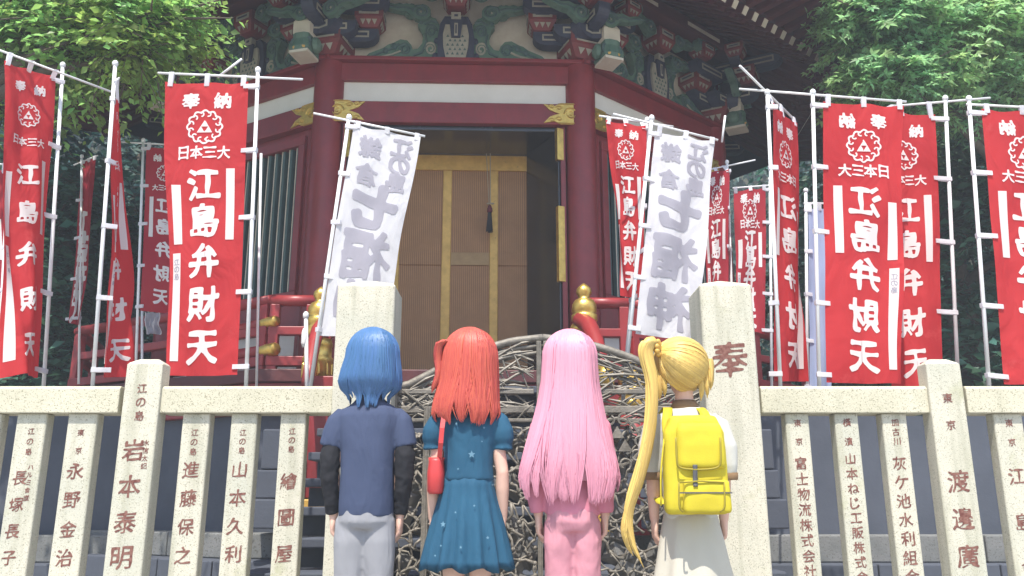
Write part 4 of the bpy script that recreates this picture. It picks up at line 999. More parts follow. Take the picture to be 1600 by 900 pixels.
def hair(o, env, mt, n, zend, clumps, seed, wob=.010, fan=118, shell_to=None, taper=.7, nameh="hair", flick=0., jag=.022):
    rnd = random.Random(seed); X = lambda m: pxX(m + 800)
    zb = shell_to
    b = MB(); zs = [env.zt - .0005 - (env.zt - env.zm) * (1 - math.cos(math.pi / 2 * k / 9)) for k in range(10)] + [lerp(env.zm, zb, k / 12) for k in range(1, 13)]
    brow = env.zt - .095; RR = []
    for k, z in enumerate(zs):
        cx, cy, rx, ry = env.at(z); f = .955 if k < 19 else .955 - .05 * (k - 18)
        ring_ = []
        for i in range(40):
            a = 2 * math.pi * i / 40; x = X(cx) + f * rx * math.sin(a); y = YP + cy - f * ry * math.cos(a)
            if z < brow: y = min(y, YP + .035 - min(.02, (brow - z) * .2))
            ring_.append(Vector((x, y, z)))
        RR.append(ring_)
    b.rings(RR)
    cl = [(rnd.uniform(-fan, fan), rnd.uniform(-.035, .03), rnd.uniform(-1, 1)) for _ in range(clumps)]
    for k in range(n):
        c = rnd.choice(cl); ph = c[0] + rnd.gauss(0, 240. / clumps + 3)
        if abs(ph) > fan: ph = math.copysign(fan - rnd.random() * 8, ph)
        lam = .965 + c[1] * .6 + rnd.uniform(-.012, .02); ze = zend(c[0], rnd) + c[2] * jag + rnd.uniform(-.012, .012)
        front = abs(ph) > 100
        m = 15; pts = []; rr = []; tw = rnd.uniform(0, 6.28); st = rnd.uniform(.06, .5)
        for j in range(m):
            t = j / (m - 1)
            if j < 5: z = env.zt - (env.zt - env.zm) * (1 - math.cos(math.pi / 2 * (lerp(st, 1, j / 4))))
            else: z = lerp(env.zm, ze, (j - 4) / (m - 5))
            cx, cy, rx, ry = env.at(z); q = (max(0, j - 4) / (m - 5)); pp = R(lerp(ph, c[0], q ** 1.6 * .78)) + .012 * math.sin(t * 7 + tw)
            ll = lam + wob * math.sin(t * 5 + c[2] * 3 + c[0]) - (.05 * max(0, q - .7) if not flick else -flick * max(0, q - .72) * (1 + c[2]))
            x = X(cx) + ll * rx * math.sin(pp); y = YP + cy - ll * ry * math.cos(pp)
            if z < brow: y = min(y, YP + .045)
            pts.append(Vector((x, y, z))); rr.append((.0042 if q < taper else lerp(.0042, .0009, (q - taper) / (1 - taper))))
        b.tube(pts, rr, 3, 0, False)
    return b.obj(nameh, mt, o, True)
def tail(o, guide, radii, n, mt, seed, nm="ponytail", flat_=.7):
    """a gathered tail of hair along a guide of points"""
    rnd = random.Random(seed); b = MB(); b.tube(guide, [r * .8 for r in radii], 12)
    for k in range(n):
        a = rnd.uniform(0, 6.28); q = math.sqrt(rnd.random()); pts = []; cut = rnd.uniform(.82, 1.0)
        for j, (g, r) in enumerate(zip(guide, radii)):
            aa = a + .15 * math.sin(j * .8 + a); pts.append(Vector(g) + Vector((math.cos(aa) * r * (.80 + .25 * q), math.sin(aa) * r * (.80 + .25 * q) * flat_, rnd.uniform(-.004, .004))))
        m = max(3, int(len(pts) * cut)); b.tube(pts[:m], [.0042] * (m - 2) + [.003, .0008], 3, 0, False)
    return b.obj(nm, mt, o, True)
def smoothpath(pts, n):
    """Catmull-Rom through points"""
    P_ = [Vector(p) for p in pts]; P_ = [P_[0] * 2 - P_[1]] + P_ + [P_[-1] * 2 - P_[-2]]; out = []
    seg = len(P_) - 3
    for k in range(n):
        t = k / (n - 1) * seg; i = min(seg - 1, int(t)); u = t - i; a, b_, c, d = P_[i:i + 4]
        out.append(.5 * ((2 * b_) + (c - a) * u + (2 * a - 5 * b_ + 4 * c - d) * u * u + (3 * b_ - a - 3 * c + d) * u ** 3))
    return out
GRP = "people facing the hall"
def person(cx, label, **kw):
    mb = MB(); body_mesh(mb, cx, **kw); me = fuse("person", mb, ["skin"], .0052, 3)
    o = put("person", me, None, None, 0, label, "person", GRP); face_parts(o, cx, kw["ztop"]); return o
VP = lambda px, py, dy=0.: (lambda p: Vector((p.x, YP + dy, p.z)))(P(px, py, YP))

# ---- person with a blue bob, slate tee over black sleeves, grey trousers
cx = pxX(580)
kw = dict(sh=.150, zs=pz(634), hand=(.158, .03, pz(806)), ztop=pz(524), hip=.125, zcrotch=pz(822), knee_w=.064, elbow_out=.02)
o = person(cx, "person with a blue bob, slate tee over long black sleeves and grey trousers, back turned", **kw)
env = Env(513, 560, [(560, 539, 624, .128, -.01), (580, 533, 627, .125, -.012), (597, 529, 629, .118, -.015), (608, 532, 627, .105, -.012), (622, 545, 612, .09, -.01)], .13, 0, cx)
hair(o, env, "hair_blue", 3000, lambda ph, r: pz(623 - 9 * abs(ph) / 118 + r.uniform(-4, 5)), 40, 3, jag=.034, flick=.05, shell_to=pz(611))
tee = MB(); zs = pz(634)
tee.rings([se((cx, YP), a, b_, z, 28, e) for z, a, b_, e in ((pz(808), .128, .108, 2.3), (pz(790), .131, .112, 2.3), (pz(740), .131, .110, 2.4), (pz(700), .134, .112, 2.4), (pz(668), .146, .108, 2.5), (pz(650), .155, .098, 2.4), (pz(640), .140, .084, 2.2), (pz(631), .095, .070, 2), (pz(622), .066, .062, 2), (pz(618), .06, .058, 2))])
for s in (-1, 1): tee.tube([(cx + s * .115, YP, pz(647)), (cx + s * .150, YP, pz(660)), (cx + s * .168, YP - .005, pz(682)), (cx + s * .178, YP - .006, pz(699))], [.05, .058, .060, .061], 16)
put("tee", fuse("tee", tee, ["shirt_slate"], .008, 5, wrinkles(9, .006, vert=.3)), o)
b = MB(); b.rings([se((cx, YP + .002), a, c, z, 24, 2) for z, a, c in ((pz(624), .068, .064), (pz(619), .066, .062), (pz(613), .058, .056), (pz(615), .05, .05))]); b.obj("collar", "shirt_slate", o, True)
for s in (-1, 1):
    b = MB(); b.tube([(cx + s * .168, YP - .006, pz(688)), (cx + s * .178, YP - .022, pz(715)), (cx + s * .178, YP - .018, pz(745)), (cx + s * .166, YP + .012, pz(785)), (cx + s * .160, YP + .026, pz(803))], [.05, .049, .045, .038, .033], 16)
    put("sleeve", fuse("sleeve", b, ["sleeve_black"], .006, 3, wrinkles(22, .005, vert=1.0)), o)
b = MB(); b.rings([se((cx, YP), a, c, z, 28) for z, a, c in ((pz(826), .115, .09), (pz(815), .130, .108), (pz(800), .127, .106), (pz(785), .122, .1))])
for s in (-1, 1): b.tube([(cx + s * .062, YP, pz(812)), (cx + s * .066, YP, pz(845)), (cx + s * .066, YP + .008, pz(900)), (cx + s * .066, YP, .25), (cx + s * .064, YP - .005, .10)], [.078, .080, .073, .070, .070], 16)
put("trousers", fuse("trousers", b, ["trousers_grey"], .008, 3, wrinkles(10, .007, vert=.3)), o); shoes(o, cx, .064, "sleeve_black")

# ---- person with red shoulder-length hair and a starry teal dress
cx = pxX(733)
kw = dict(sh=.148, zs=pz(640), hand=(.165, .03, pz(812)), ztop=pz(526), hip=.125, zcrotch=pz(830), knee_w=.062, elbow_out=.02)
o = person(cx, "person with red shoulder-length hair and a dark teal dress scattered with pale stars, back turned", **kw)
env = Env(513, 562, [(562, 690, 778, .13, -.01), (600, 685, 780, .125, -.015), (630, 678, 782, .115, -.03), (648, 674, 785, .105, -.04), (664, 682, 778, .09, -.045)], .13, 0, cx)
hair(o, env, "hair_red", 2600, lambda ph, r: pz(657 - 10 * abs(ph) / 118 + r.uniform(-5, 5)), 30, 5, flick=.0, shell_to=pz(645), wob=.016)
g = smoothpath([VP(700, 537, -.07), VP(689, 541, -.06), VP(685, 560, -.05), VP(687, 585, -.05), VP(680, 605, -.055), VP(676, 616, -.05)], 12)
tail(o, g, [.008, .017, .019, .018, .018, .016, .015, .014, .012, .010, .006, .002], 90, "hair_red", 8, "side_tail")
d = MB(); zs = pz(640)
d.rings([se((cx + .002, YP), a, c, z, 28, e) for z, a, c, e in ((pz(752), .123, .108, 2.2), (pz(730), .118, .104, 2.2), (pz(700), .122, .104, 2.3), (pz(672), .138, .104, 2.4), (pz(655), .142, .092, 2.4), (pz(644), .118, .078, 2.2), (pz(634), .08, .066, 2))])
for s in (-1, 1): d.tube([(cx + s * .105, YP, pz(652)), (cx + s * .140, YP, pz(662)), (cx + s * .158, YP, pz(677)), (cx + s * .165, YP, pz(688)), (cx + s * .166, YP, pz(696)), (cx + s * .166, YP, pz(703))], [.05, .060, .066, .060, .046, .055], 18)
put("dress_bodice", fuse("dress_bodice", d, ["dress_teal"], .008, 5, wrinkles(10, .006, vert=.3)), o)
b = MB(); n = 90; RR = []
rows = [(740, .119, .104, 0), (760, .124, .110, .002), (790, .146, .128, .006), (820, .168, .146, .010), (850, .188, .16, .014), (875, .202, .172, .017), (888, .209, .176, .018)]
for py, a, c, am in rows:
    RR.append([Vector((cx + (a + am * m) * math.cos(t), YP + (c + am * m) * math.sin(t), pz(py) + .012 * math.sin(9 * t) * (py > 880))) for t, m in [(2 * math.pi * i / n, (abs(((i * 15 / n) % 1) * 2 - 1) * 2 - 1)) for i in range(n)]])
RR.append([v + Vector((0, 0, .012)) * 1 + (Vector((cx, YP, v.z)) - v) * .12 for v in RR[-1]])
b.rings(RR); sk = b.obj("dress_skirt", "dress_teal", o, True)
def star(x, py, s, parent):
    """a flat five-pointed print that follows the cloth at its back"""
    px_ = x; z = pz(py); X_ = pxX(px_)
    def yb(xx, zz_):
        if zz_ > pz(745):
            rr = [(pz(752), .123, .108), (pz(730), .118, .104), (pz(700), .122, .104), (pz(672), .138, .104), (pz(655), .142, .092)]
        else: rr = [(pz(q[0]), q[1] + q[3], q[2] + q[3]) for q in reversed(rows)]
        rr = sorted(rr, key=lambda q: q[0]); a, c = rr[0][1:]
        for p, q in zip(rr, rr[1:]):
            if p[0] <= zz_ <= q[0]: t = (zz_ - p[0]) / (q[0] - p[0]); a, c = lerp(p[1], q[1], t), lerp(p[2], q[2], t)
        return YP - c * math.sqrt(max(.05, 1 - min(.95, ((xx - cx) / a) ** 2))) - .012
    pp = [(X_, z)] + [(X_ + s * (1 if k % 2 == 0 else .45) * math.sin(k * math.pi / 5), z + s * (1 if k % 2 == 0 else .45) * math.cos(k * math.pi / 5)) for k in range(10)]
    b = MB(); V = [(a_, yb(a_, c_), c_) for a_, c_ in pp]; b.add(V, [(0, 1 + k, 1 + (k + 1) % 10) for k in range(10)]); return b
st = MB()
for x, y, s in ((740, 712, .018), (700, 818, .014), (716, 665, .007), (758, 671, .007), (720, 734, .006), (771, 758, .006), (765, 838, .008), (718, 800, .006), (727, 852, .007), (755, 692, .005), (698, 850, .006), (745, 790, .006), (690, 880 - 15, .006)):
    q = star(x, y, s, o); st.add(q.V, q.F)
st.obj("star_print", "star_print", sk)
shoes(o, cx, .062, "leather")
# handbag on the left shoulder
hb = VP(684, 742, -.03); t = thing("handbag", hb - Vector((0, 0, .09)), "small red bucket handbag hanging from the red-haired person's left shoulder", "handbag")
b = MB(); b.rings([se((hb.x - .005, hb.y), a, c, z, 24, 2.6) for z, a, c in ((pz(772), .030, .05), (pz(768), .040, .06), (pz(740), .042, .064), (pz(722), .036, .06), (pz(716), .038, .058), (pz(720), .028, .046))]); b.obj("pouch", "bag_red", t, True)
b = MB(); b.rings([[p + Vector((e, 0, 0)) + q for q in (Vector((-.011, -.002, 0)), Vector((.011, -.002, 0)), Vector((.011, .003, 0)), Vector((-.011, .003, 0)))] for p, e in ((VP(688, 722, -.07), 0), (VP(692, 695, -.122), 0), (VP(694, 672, -.122), 0), (VP(696, 654, -.105), 0), (VP(697, 643, -.04), 0), (VP(697, 643, .03), 0), (VP(694, 665, .10), 0), (VP(688, 700, .09), 0), (VP(686, 722, .03), 0))]); b.obj("strap", "bag_red", t)

# ---- person with very long pink hair and pink trousers
cx = pxX(890)
kw = dict(sh=.148, zs=pz(640), hand=(.158, .02, pz(806)), ztop=pz(528), hip=.118, zcrotch=pz(828), knee_w=.060, elbow_out=.02)
o = person(cx, "person with very long loose pink hair down to the hips and pink trousers, back turned", **kw)
env = Env(516, 562, [(562, 848, 934, .13, -.01), (600, 845, 936, .128, -.015), (640, 838, 942, .122, -.03), (680, 826, 950, .115, -.045), (715, 815, 960, .112, -.05), (745, 806, 966, .105, -.05), (790, 812, 958, .085, -.05)], .13, 0, cx)
hair(o, env, "hair_pink", 3400, lambda ph, r: pz(774 - 32 * (abs(ph) / 110) ** 2 + r.uniform(-10, 12)), 30, 11, flick=.0, shell_to=pz(752), wob=.02, fan=108)
j = MB(); j.rings([se((cx, YP), a, c, z, 28, e) for z, a, c, e in ((pz(806), .126, .100, 2.3), (pz(760), .128, .096, 2.4), (pz(700), .132, .098, 2.4), (pz(672), .145, .098, 2.5), (pz(655), .148, .09, 2.4), (pz(644), .12, .075, 2.2), (pz(634), .075, .06, 2))])
for s in (-1, 1): j.tube([(cx + s * .11, YP, pz(654)), (cx + s * .145, YP, pz(668)), (cx + s * .168, YP - .012, pz(720)), (cx + s * .166, YP, pz(760)), (cx + s * .158, YP + .018, pz(800))], [.05, .056, .052, .048, .042], 16)
put("jacket", fuse("jacket", j, ["top_pink"], .008, 5, wrinkles(14, .006, vert=.8)), o)
b = MB(); b.rings([se((cx, YP), a, c, z, 28) for z, a, c in ((pz(830), .11, .088), (pz(815), .122, .102), (pz(795), .118, .1))])
for s in (-1, 1): b.tube([(cx + s * .06, YP, pz(815)), (cx + s * .063, YP, pz(848)), (cx + s * .061, YP + .008, pz(900)), (cx + s * .060, YP, .25), (cx + s * .058, YP - .005, .10)], [.072, .076, .069, .067, .066], 16)
put("trousers", fuse("trousers", b, ["trousers_pink"], .008, 3, wrinkles(12, .006, vert=.7)), o); shoes(o, cx, .060, "leather")

# ---- person with a blonde side ponytail, white tee and long white skirt
cx = pxX(1068)
kw = dict(sh=.150, zs=pz(642), hand=(.165, .03, pz(812)), ztop=pz(536), hip=.125, zcrotch=pz(835), knee_w=.062, elbow_out=.025)
o = person(cx, "person with a long blonde side ponytail, white tee and long white skirt, wearing a backpack", **kw)
hc = VP(1063, 571, -.005); hr = Vector((.136, .135, .137)); tie = VP(1019, 549, -.075)
rnd = random.Random(21); b = MB()
RR = []
for k in range(18):
    a = math.pi * (.02 + .70 * k / 17); r = []
    for i in range(36):
        ph = 2 * math.pi * i / 36; p = hc + Vector((hr.x * math.sin(a) * math.sin(ph), -hr.y * math.sin(a) * math.cos(ph), hr.z * math.cos(a))) * .965
        if p.z < hc.z + .03: p.y = min(p.y, YP + .04)
        r.append(p)
    RR.append(r)
b.rings(RR)
td = (tie - hc); td = Vector((td.x / hr.x, td.y / hr.y, td.z / hr.z)).normalized()
cls = [(rnd.uniform(-150, 150), rnd.uniform(-.02, .02)) for _ in range(26)]
for k in range(2600):
    c = rnd.choice(cls); ph = R(c[0] + rnd.gauss(0, 7)); el = rnd.choice((R(rnd.uniform(112, 128)),) * 3 + (R(rnd.uniform(20, 112)),))
    s0 = Vector((math.sin(el) * math.sin(ph), -math.sin(el) * math.cos(ph), math.cos(el)))
    if s0.y > .35 and s0.z < .35: continue
    om = math.acos(max(-1, min(1, s0.dot(td)))); pts = []
    if om < .12: continue
    lam = .985 + c[1] + rnd.uniform(-.01, .012)
    for j in range(12):
        t = j / 11; v = (s0 * math.sin((1 - t) * om) + td * math.sin(t * om)) / math.sin(om) if om < 3.1 else s0
        bulge = 1 + .02 * math.sin(math.pi * t); q = hc + Vector((v.x * hr.x, v.y * hr.y, v.z * hr.z)) * lam * bulge
        if q.z < hc.z + .03: q.y = min(q.y, YP + .05)
        pts.append(q)
    b.tube(pts, .0042, 3, 0, False)
b.obj("hair", "hair_blonde", o, True)
# short locks left loose at the nape
for k, (px, py, px2, py2) in enumerate(((1027, 588, 1028, 628), (1033, 592, 1036, 622), (1098, 586, 1102, 624), (1092, 592, 1092, 628), (1106, 580, 1107, 612), (1022, 582, 1019, 612))):
    g = smoothpath([VP(px, py - 16, -.04), VP(px, py, -.055), VP(lerp(px, px2, .6), lerp(py, py2, .6), -.06), VP(px2, py2, -.045)], 9); tail(o, g, [.013, .015, .015, .014, .012, .010, .008, .005, .002], 50, "hair_blonde", 40 + k, "loose_lock")
g = smoothpath([tie + Vector((.02, .02, -.01)), VP(1012, 540, -.10), VP(1003, 556, -.11), VP(1012, 600, -.115), VP(1011, 650, -.12), VP(1004, 700, -.13), VP(990, 750, -.14), VP(976, 800, -.135), VP(982, 845, -.125), VP(1000, 884, -.115)], 30)
rad = [lerp(.014, .036, min(1, k / 3)) if k < 4 else lerp(.036, .026, (k - 4) / 6) if k < 10 else lerp(.026, .025, (k - 10) / 10) if k < 20 else lerp(.025, .002, (k - 20) / 9) for k in range(30)]
tail(o, g, rad, 420, "hair_blonde", 9)
g2 = smoothpath([VP(978, 790, -.135), VP(970, 825, -.13), VP(976, 850, -.12), VP(984, 866, -.115)], 10); tail(o, g2, [.016, .017, .016, .015, .013, .011, .009, .007, .004, .002], 90, "hair_blonde", 19, "ponytail_end")
b = MB()
for k in range(9):
    a = 2 * math.pi * k / 9; b.ell(VP(1024, 549, -.085) + Vector((.012 * math.sin(a), .028 * math.sin(a), .033 * math.cos(a))), (.014, .014, .014), 8, 6)
b.obj("hair_tie", "gold_paint", o, True)
d = MB()
d.rings([se((cx, YP), a, c, z, 28, e) for z, a, c, e in ((pz(812), .123, .104, 2.3), (pz(790), .126, .106, 2.3), (pz(740), .130, .102, 2.4), (pz(700), .138, .104, 2.4), (pz(675), .148, .102, 2.5), (pz(657), .150, .092, 2.4), (pz(646), .122, .078, 2.2), (pz(638), .085, .066, 2))])
for s in (-1, 1): d.tube([(cx + s * .11, YP, pz(656)), (cx + s * .150, YP, pz(668)), (cx + s * .178, YP - .01, pz(700)), (cx + s * .182, YP - .012, pz(728)), (cx + s * .180, YP - .008, pz(740))], [.05, .060, .062, .058, .054], 16)
put("tee", fuse("tee", d, ["tee_white"], .008, 5, wrinkles(10, .006, vert=.3)), o)
for s in (-1, 1):
    b = MB(); b.rings([[Vector((cx + s * .180 + r * math.cos(a), YP - .008 + r * math.sin(a), z)) for a in [2 * math.pi * i / 20 for i in range(20)]] for z, r in ((pz(750), .052), (pz(749), .054), (pz(739), .056), (pz(738), .05))]); b.obj("cuff", "tee_trim", o, True)
b = MB(); b.rings([se((cx, YP + .003), a, c, z, 24, 2) for z, a, c in ((pz(640), .07, .063), (pz(636), .068, .062), (pz(626), .056, .056), (pz(628), .05, .05))]); b.obj("collar", "tee_trim", o, True)
b = MB(); n = 96; RR = []
for py, a, c, am in ((795, .118, .1, 0), (806, .128, .108, .001), (840, .150, .125, .004), (880, .172, .14, .007), (910, .19, .155, .010), (960, .21, .17, .012), (1000, .225, .18, .014)):
    RR.append([Vector((cx + (a + am * m) * math.cos(t), YP + (c + am * m) * math.sin(t), P(800, py, YP).z)) for t, m in [(2 * math.pi * i / n, math.sin(2 * math.pi * i / n * 8 + .7 * math.sin(i * .2))) for i in range(n)]])
RR.append([v + (Vector((cx, YP, v.z)) - v) * .12 + Vector((0, 0, .01)) for v in RR[-1]])
b.rings(RR); b.obj("skirt", "skirt_white", o, True); shoes(o, cx, .062, "leather")
# backpack
yb = YP - .105; t = thing("backpack", VP(1066, 802, -.17), "yellow backpack with a rounded flap and front pocket on the blonde person's back", "backpack")
def rbox(px0, px1, py0, py1, y0, y1, nm, mt, parent, e=5, top=.9):
    cxx = pxX((px0 + px1) / 2); hw = (px1 - px0) / 2 * K; z0, z1 = pz(py1), pz(py0); cy = (y0 + y1) / 2; hy = abs(y1 - y0) / 2; b = MB()
    b.rings([se((cxx, cy), hw * w, hy * w2, lerp(z0, z1, k), 32, e) for k, w, w2 in ((0, .86, .7), (.015, .94, .86), (.05, .99, .97), (.12, 1, 1), (.5, .985, 1.02), (.82, .95, .98), (.93, top, .9), (.975, top * .95, .78), (1, top * .86, .55))])
    return put(nm, fuse(nm, b, [mt], .007, 3, wrinkles(9, .003)), parent)
bd = rbox(1020, 1114, 655, 803, yb - .13, yb + .0, "bag_body", "bag_yellow", t, 4.5, .80)
rbox(1036, 1109, 667, 736, yb - .158, yb - .02, "flap", "bag_yellow", t, 5, .9)
rbox(1042, 1112, 752, 801, yb - .165, yb - .08, "front_pocket", "bag_yellow", t, 6, .98)
def strip(pts, w, th, nm, mt, parent):
    b = MB(); pts = smoothpath(pts, 16); b.rings([[p + Vector((x * w, y * th, 0)) for x, y in ((-1, -1), (1, -1), (1, 1), (-1, 1))] for p in pts]); return b.obj(nm, mt, parent, True)
b = MB(); b.tube(smoothpath([VP(1040, 690, -.262), VP(1041, 722, -.268), VP(1046, 734, -.262), VP(1073, 737, -.262), VP(1100, 734, -.262), VP(1105, 722, -.268), VP(1105, 690, -.262)], 26), .0045, 6); b.obj("flap_shade_line", "bag_shade_line", t, True)  # added dark line in place of shading between flap and bag
b = MB(); b.tube(smoothpath([VP(1044, 756, -.268), VP(1044, 790, -.272), VP(1050, 799, -.262)], 10), .004, 6); b.tube(smoothpath([VP(1110, 756, -.268), VP(1110, 790, -.272), VP(1104, 799, -.262)], 10), .004, 6); b.tube([VP(1044, 756, -.268), VP(1077, 754, -.272), VP(1110, 756, -.268)], .004, 6); b.obj("pocket_shade_line", "bag_shade_line", t, True)  # added dark lines in place of shading round the pocket
b = MB(); b.box((pxX(1036), yb - .168, pz(771) - .003), (pxX(1111), yb - .160, pz(771) + .003)); b.obj("zip", "bag_grey", t)
strip([VP(1068, 730, -.262), VP(1068, 742, -.262), VP(1068, 752, -.262), VP(1068, 762, -.272)], .010, .003, "buckle_strap", "bag_grey", t)
b = MB(); b.tube(smoothpath([VP(1050, 672, -.17), VP(1052, 660, -.175), VP(1067, 657, -.178), VP(1082, 660, -.175), VP(1084, 672, -.17)], 14), .0075, 8); b.obj("carry_handle", "bag_grey", t, True)
for s, px in ((-1, 1034), (1, 1096)):
    strip([VP(px + s * -2, 690, -.15), VP(px, 668, -.128), VP(px - s * 2, 652, -.112), VP(px - s * 6, 640, -.06), VP(px - s * 6, 639, .0), VP(px - s * 2, 655, .085), VP(px + s * 4, 700, .115), VP(px + s * 9, 750, .08), VP(px + s * 6, 782, -.03), VP(px + s * 2, 788, -.12)], .022, .006, "shoulder_strap", "bag_yellow", t)
for s, px in ((-1, 1022), (1, 1111)): b = MB(); b.tube(smoothpath([VP(px, 790, -.19), VP(px + s * .5, 740, -.20), VP(px - s * 5, 690, -.19)], 10), .004, 6); b.obj("seam_piping", "bag_yellow", t, True)
# ================================================================== trees and undergrowth
def leaves_mesh(name, centers, dirs, size, mt, rng, lobes=1, up=.75):
    """many small folded leaves; centers (n,3), dirs (n,3) point along each leaf"""
    n = len(centers); d = dirs / (np.linalg.norm(dirs, axis=1, keepdims=True) + 1e-9)
    nr = rng.normal(size=(n, 3)) * .45 + np.array([0, -.15, up]); nr -= (nr * d).sum(1, keepdims=True) * d; nr /= (np.linalg.norm(nr, axis=1, keepdims=True) + 1e-9)
    s = np.cross(d, nr); sz = size * rng.uniform(.6, 1.25, (n, 1)); V = []; F = []
    for l in range(lobes):
        a = (l - (lobes - 1) / 2) * .85; dd = d * math.cos(a) + s * math.sin(a); ss = s * math.cos(a) - d * math.sin(a)
        k = 1. if lobes == 1 else (1. if l == lobes // 2 else .78); w = .30 if lobes == 1 else .17
        V.append(np.stack([centers, centers + dd * sz * k * .45 + ss * sz * w + nr * sz * .06, centers + dd * sz * k - nr * sz * .10, centers + dd * sz * k * .45 - ss * sz * w + nr * sz * .06], 1))
    V = np.stack(V, 1).reshape(-1, 3); m = len(V) // 4; Fq = (np.arange(m)[:, None] * 4 + np.array([[0, 1, 2, 3]]))
    F = np.concatenate([Fq[:, [0, 1, 2]], Fq[:, [0, 2, 3]]])
    me = bpy.data.meshes.new(name); me.vertices.add(len(V)); me.vertices.foreach_set("co", V.astype(np.float32).ravel())
    me.loops.add(F.size); me.polygons.add(len(F)); me.loops.foreach_set("vertex_index", F.astype(np.int32).ravel())
    me.polygons.foreach_set("loop_start", np.arange(0, F.size, 3, dtype=np.int32)); me.polygons.foreach_set("loop_total", np.full(len(F), 3, np.int32))
    me.materials.append(M_[mt]); me.update(calc_edges=True); return me
def crown(clumps, nspray, per, spray_len, leaf, mt, rng, lobes=1, droop=.35):
    """sprays of leaves that start inside each clump and arch outwards; clumps = (centre, radii)"""
    C_, D_, TW = [], [], []
    for c, r in clumps:
        c = np.array(c); r = np.array(r)
        for k in range(nspray):
            v = rng.normal(size=3); v /= np.linalg.norm(v); v[2] = abs(v[2]) * .8 if rng.random() < .6 else v[2]
            p0 = c + v * r * rng.uniform(.35, .95); d = v * .8 + rng.normal(size=3) * .45; d[2] *= .5; d /= np.linalg.norm(d)
            t = np.linspace(0, 1, per)[:, None]; L = spray_len * rng.uniform(.6, 1.3)
            pts = p0 + d * t * L - np.array([0, 0, droop]) * (t ** 2) * L + np.array([0, 0, .12]) * t * L
            side = np.cross(d, [0, 0, 1]); side /= (np.linalg.norm(side) + 1e-6); sg = np.where(np.arange(per) % 2 == 0, 1, -1)[:, None]
            ld = d * .55 + side * sg * .8 + rng.normal(size=(per, 3)) * .22 - np.array([0, 0, .30])
            C_.append(pts); D_.append(ld)
            if k % 4 == 0: TW.append(pts[[0, per // 2, per - 1]])
    return np.concatenate(C_), np.concatenate(D_), TW
def tree(name, base, topz, clumps, nspray, per, sl, leaf, mt, label, seed, lobes=1, r0=.16, group=None, limbs=True, droop=.35):
    rng = np.random.default_rng(seed); t = thing(name, base, label, "tree", group); bx, by, bz = base
    cs = [np.array(c) for c, r in clumps]; mean = np.mean(cs, 0); tp = Vector((lerp(bx, mean[0], .35), lerp(by, mean[1], .35), topz))
    b = MB(); b.tube(smoothpath([Vector(base) - Vector((0, 0, .2)), Vector((bx + .05, by, bz + (topz - bz) * .35)), Vector((lerp(bx, tp.x, .5), lerp(by, tp.y, .5), bz + (topz - bz) * .7)), tp], 14), [r0 * (1.35 - .85 * k / 13) for k in range(14)], 12); b.obj("trunk", "bark", t, True)
    if limbs:
        for c in cs:
            s = Vector((lerp(bx, tp.x, .6), lerp(by, tp.y, .6), lerp(bz, topz, .72))); e = Vector(c); m = lerp(s, e, .5) + Vector((0, 0, .15 * (e - s).length))
            b = MB(); b.tube(smoothpath([s, m, e], 9), [lerp(r0 * .45, r0 * .10, k / 8) for k in range(9)], 8)
            for k in range(5):
                v = Vector(rng.normal(size=3)); v.normalize(); b.tube([lerp(m, e, .3 + .14 * k), e + v * .35, e + v * .8], [r0 * .14, r0 * .08, r0 * .03], 5)
            b.obj("limb", "bark", t, True)
    C_, D_, TW = crown(clumps, nspray, per, sl, leaf, mt, rng, lobes, droop)
    put("crown", leaves_mesh("crown", C_, D_, leaf, mt, rng, lobes), t)
    b = MB()
    for q in TW[:1200]: b.tube([Vector(x) for x in q], [.006, .0045, .002], 3, 0, False)
    b.obj("twigs", "bark", t, kind="stuff"); return t
def cl(px, py, Y, rx, ry=None, rz=None): p = P(px, py, Y); return ((p.x, p.y, p.z), (rx, ry or rx, rz or rx * .7))
# the leafy tree at the upper left
tree("broadleaf_tree", (-5.6, 6.6, 0), 4.6, [cl(30, 10, 6.6, .55), cl(110, 20, 6.5, .50), cl(180, 40, 6.4, .42), cl(235, 30, 6.3, .30), cl(215, 85, 6.4, .22, .25, .16), cl(60, 85, 6.7, .45), cl(-60, 60, 6.8, .7), cl(120, 95, 6.6, .32, .3, .2), cl(20, -80, 6.8, .5), cl(-30, 150, 7.0, .5)],
     150, 11, .50, .085, "leaf_sun", "broad-leaved tree reaching in at the upper left with sunlit yellow-green leaves", 4, 1, .17)
# the maple at the upper right
tree("maple_tree", (6.7, 9.6, 0), 5.2, [cl(1372, 60, 8.3, .40), cl(1400, 30, 8.4, .55), cl(1470, 70, 8.6, .60), cl(1545, 40, 8.6, .65), cl(1610, 90, 8.8, .7), cl(1378, 135, 8.4, .36, .4, .18), cl(1440, 150, 8.6, .50, .5, .25), cl(1540, 140, 8.8, .55, .5, .3), cl(1650, -20, 8.8, .7), cl(1355, 20, 8.2, .26, .3, .2)],
     210, 10, .42, .105, "leaf_maple", "maple at the upper right with bright green lobed leaves beside the dark eaves", 6, 3, .16)
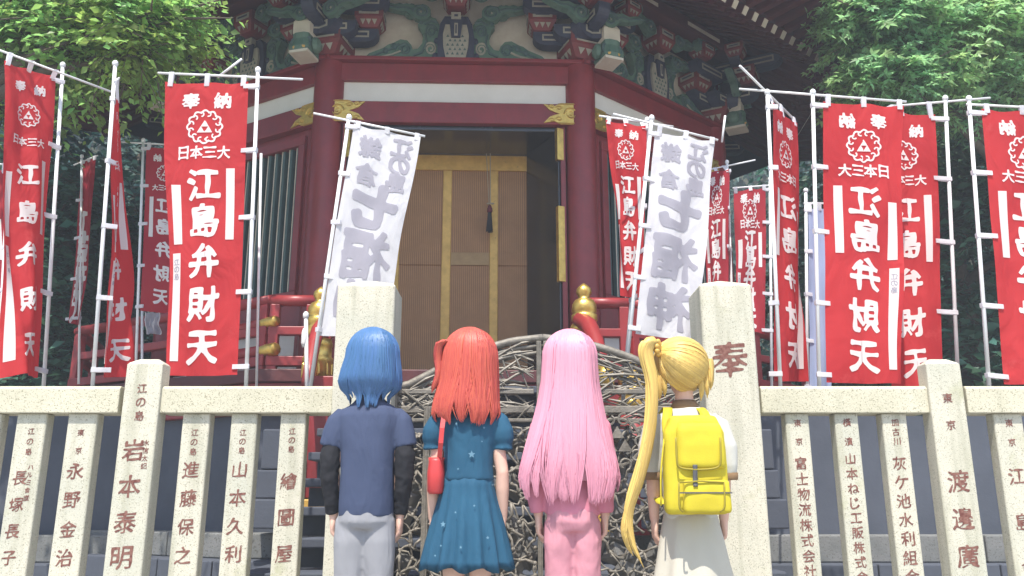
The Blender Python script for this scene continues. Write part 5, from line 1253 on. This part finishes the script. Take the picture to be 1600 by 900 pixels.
# shaded trees further back
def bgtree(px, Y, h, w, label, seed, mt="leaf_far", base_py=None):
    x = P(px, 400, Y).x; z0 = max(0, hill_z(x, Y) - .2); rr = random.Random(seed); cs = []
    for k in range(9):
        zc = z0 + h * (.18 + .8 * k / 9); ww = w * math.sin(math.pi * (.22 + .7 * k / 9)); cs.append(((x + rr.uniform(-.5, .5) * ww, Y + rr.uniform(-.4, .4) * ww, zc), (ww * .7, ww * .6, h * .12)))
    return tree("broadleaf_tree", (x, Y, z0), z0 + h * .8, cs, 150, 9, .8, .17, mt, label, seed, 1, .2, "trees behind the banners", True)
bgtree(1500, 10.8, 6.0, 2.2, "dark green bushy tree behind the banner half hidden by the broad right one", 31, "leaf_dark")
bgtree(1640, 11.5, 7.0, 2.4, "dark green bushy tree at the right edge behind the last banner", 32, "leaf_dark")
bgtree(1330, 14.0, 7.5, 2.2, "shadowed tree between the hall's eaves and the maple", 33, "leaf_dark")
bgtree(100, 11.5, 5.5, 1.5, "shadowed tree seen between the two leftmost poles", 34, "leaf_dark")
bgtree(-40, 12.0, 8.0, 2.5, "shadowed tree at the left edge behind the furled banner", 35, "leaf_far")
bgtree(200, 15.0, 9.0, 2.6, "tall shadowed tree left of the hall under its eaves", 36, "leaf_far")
# undergrowth on the slope, one mass
rng = np.random.default_rng(77); n = 46000
x = rng.uniform(-24, 24, n); y = rng.uniform(9.5, 30, n); keep = (np.abs(x - 0) > 4.2) | (y > 17)
x, y = x[keep], y[keep]; z = np.array([hill_z(a, b_) for a, b_ in zip(x, y)]) + rng.uniform(0, 1, len(x)) ** 2 * 1.6
D_ = rng.normal(size=(len(x), 3)); D_[:, 2] -= .4
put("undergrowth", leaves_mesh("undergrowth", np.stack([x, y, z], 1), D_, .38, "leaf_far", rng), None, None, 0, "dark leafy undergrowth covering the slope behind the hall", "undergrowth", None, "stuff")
# ================================================================== the humid summer air
hm = bpy.data.materials.new("haze"); hm.use_nodes = True; nt = hm.node_tree; nt.nodes.remove(nt.nodes["Principled BSDF"])
pv = nt.nodes.new("ShaderNodeVolumePrincipled"); pv.inputs["Color"].default_value = (.86, .92, 1, 1); pv.inputs["Density"].default_value = .0065
nt.links.new(pv.outputs[0], nt.nodes["Material Output"].inputs["Volume"])
b = MB(); b.box((-70, -50, -1.3), (70, 70, 32)); me = b.mesh("haze", ["granite"]); me.materials.clear(); me.materials.append(hm)
put("haze", me, None, None, 0, "pale humid haze filling the air around the hall", "haze", None, "stuff")
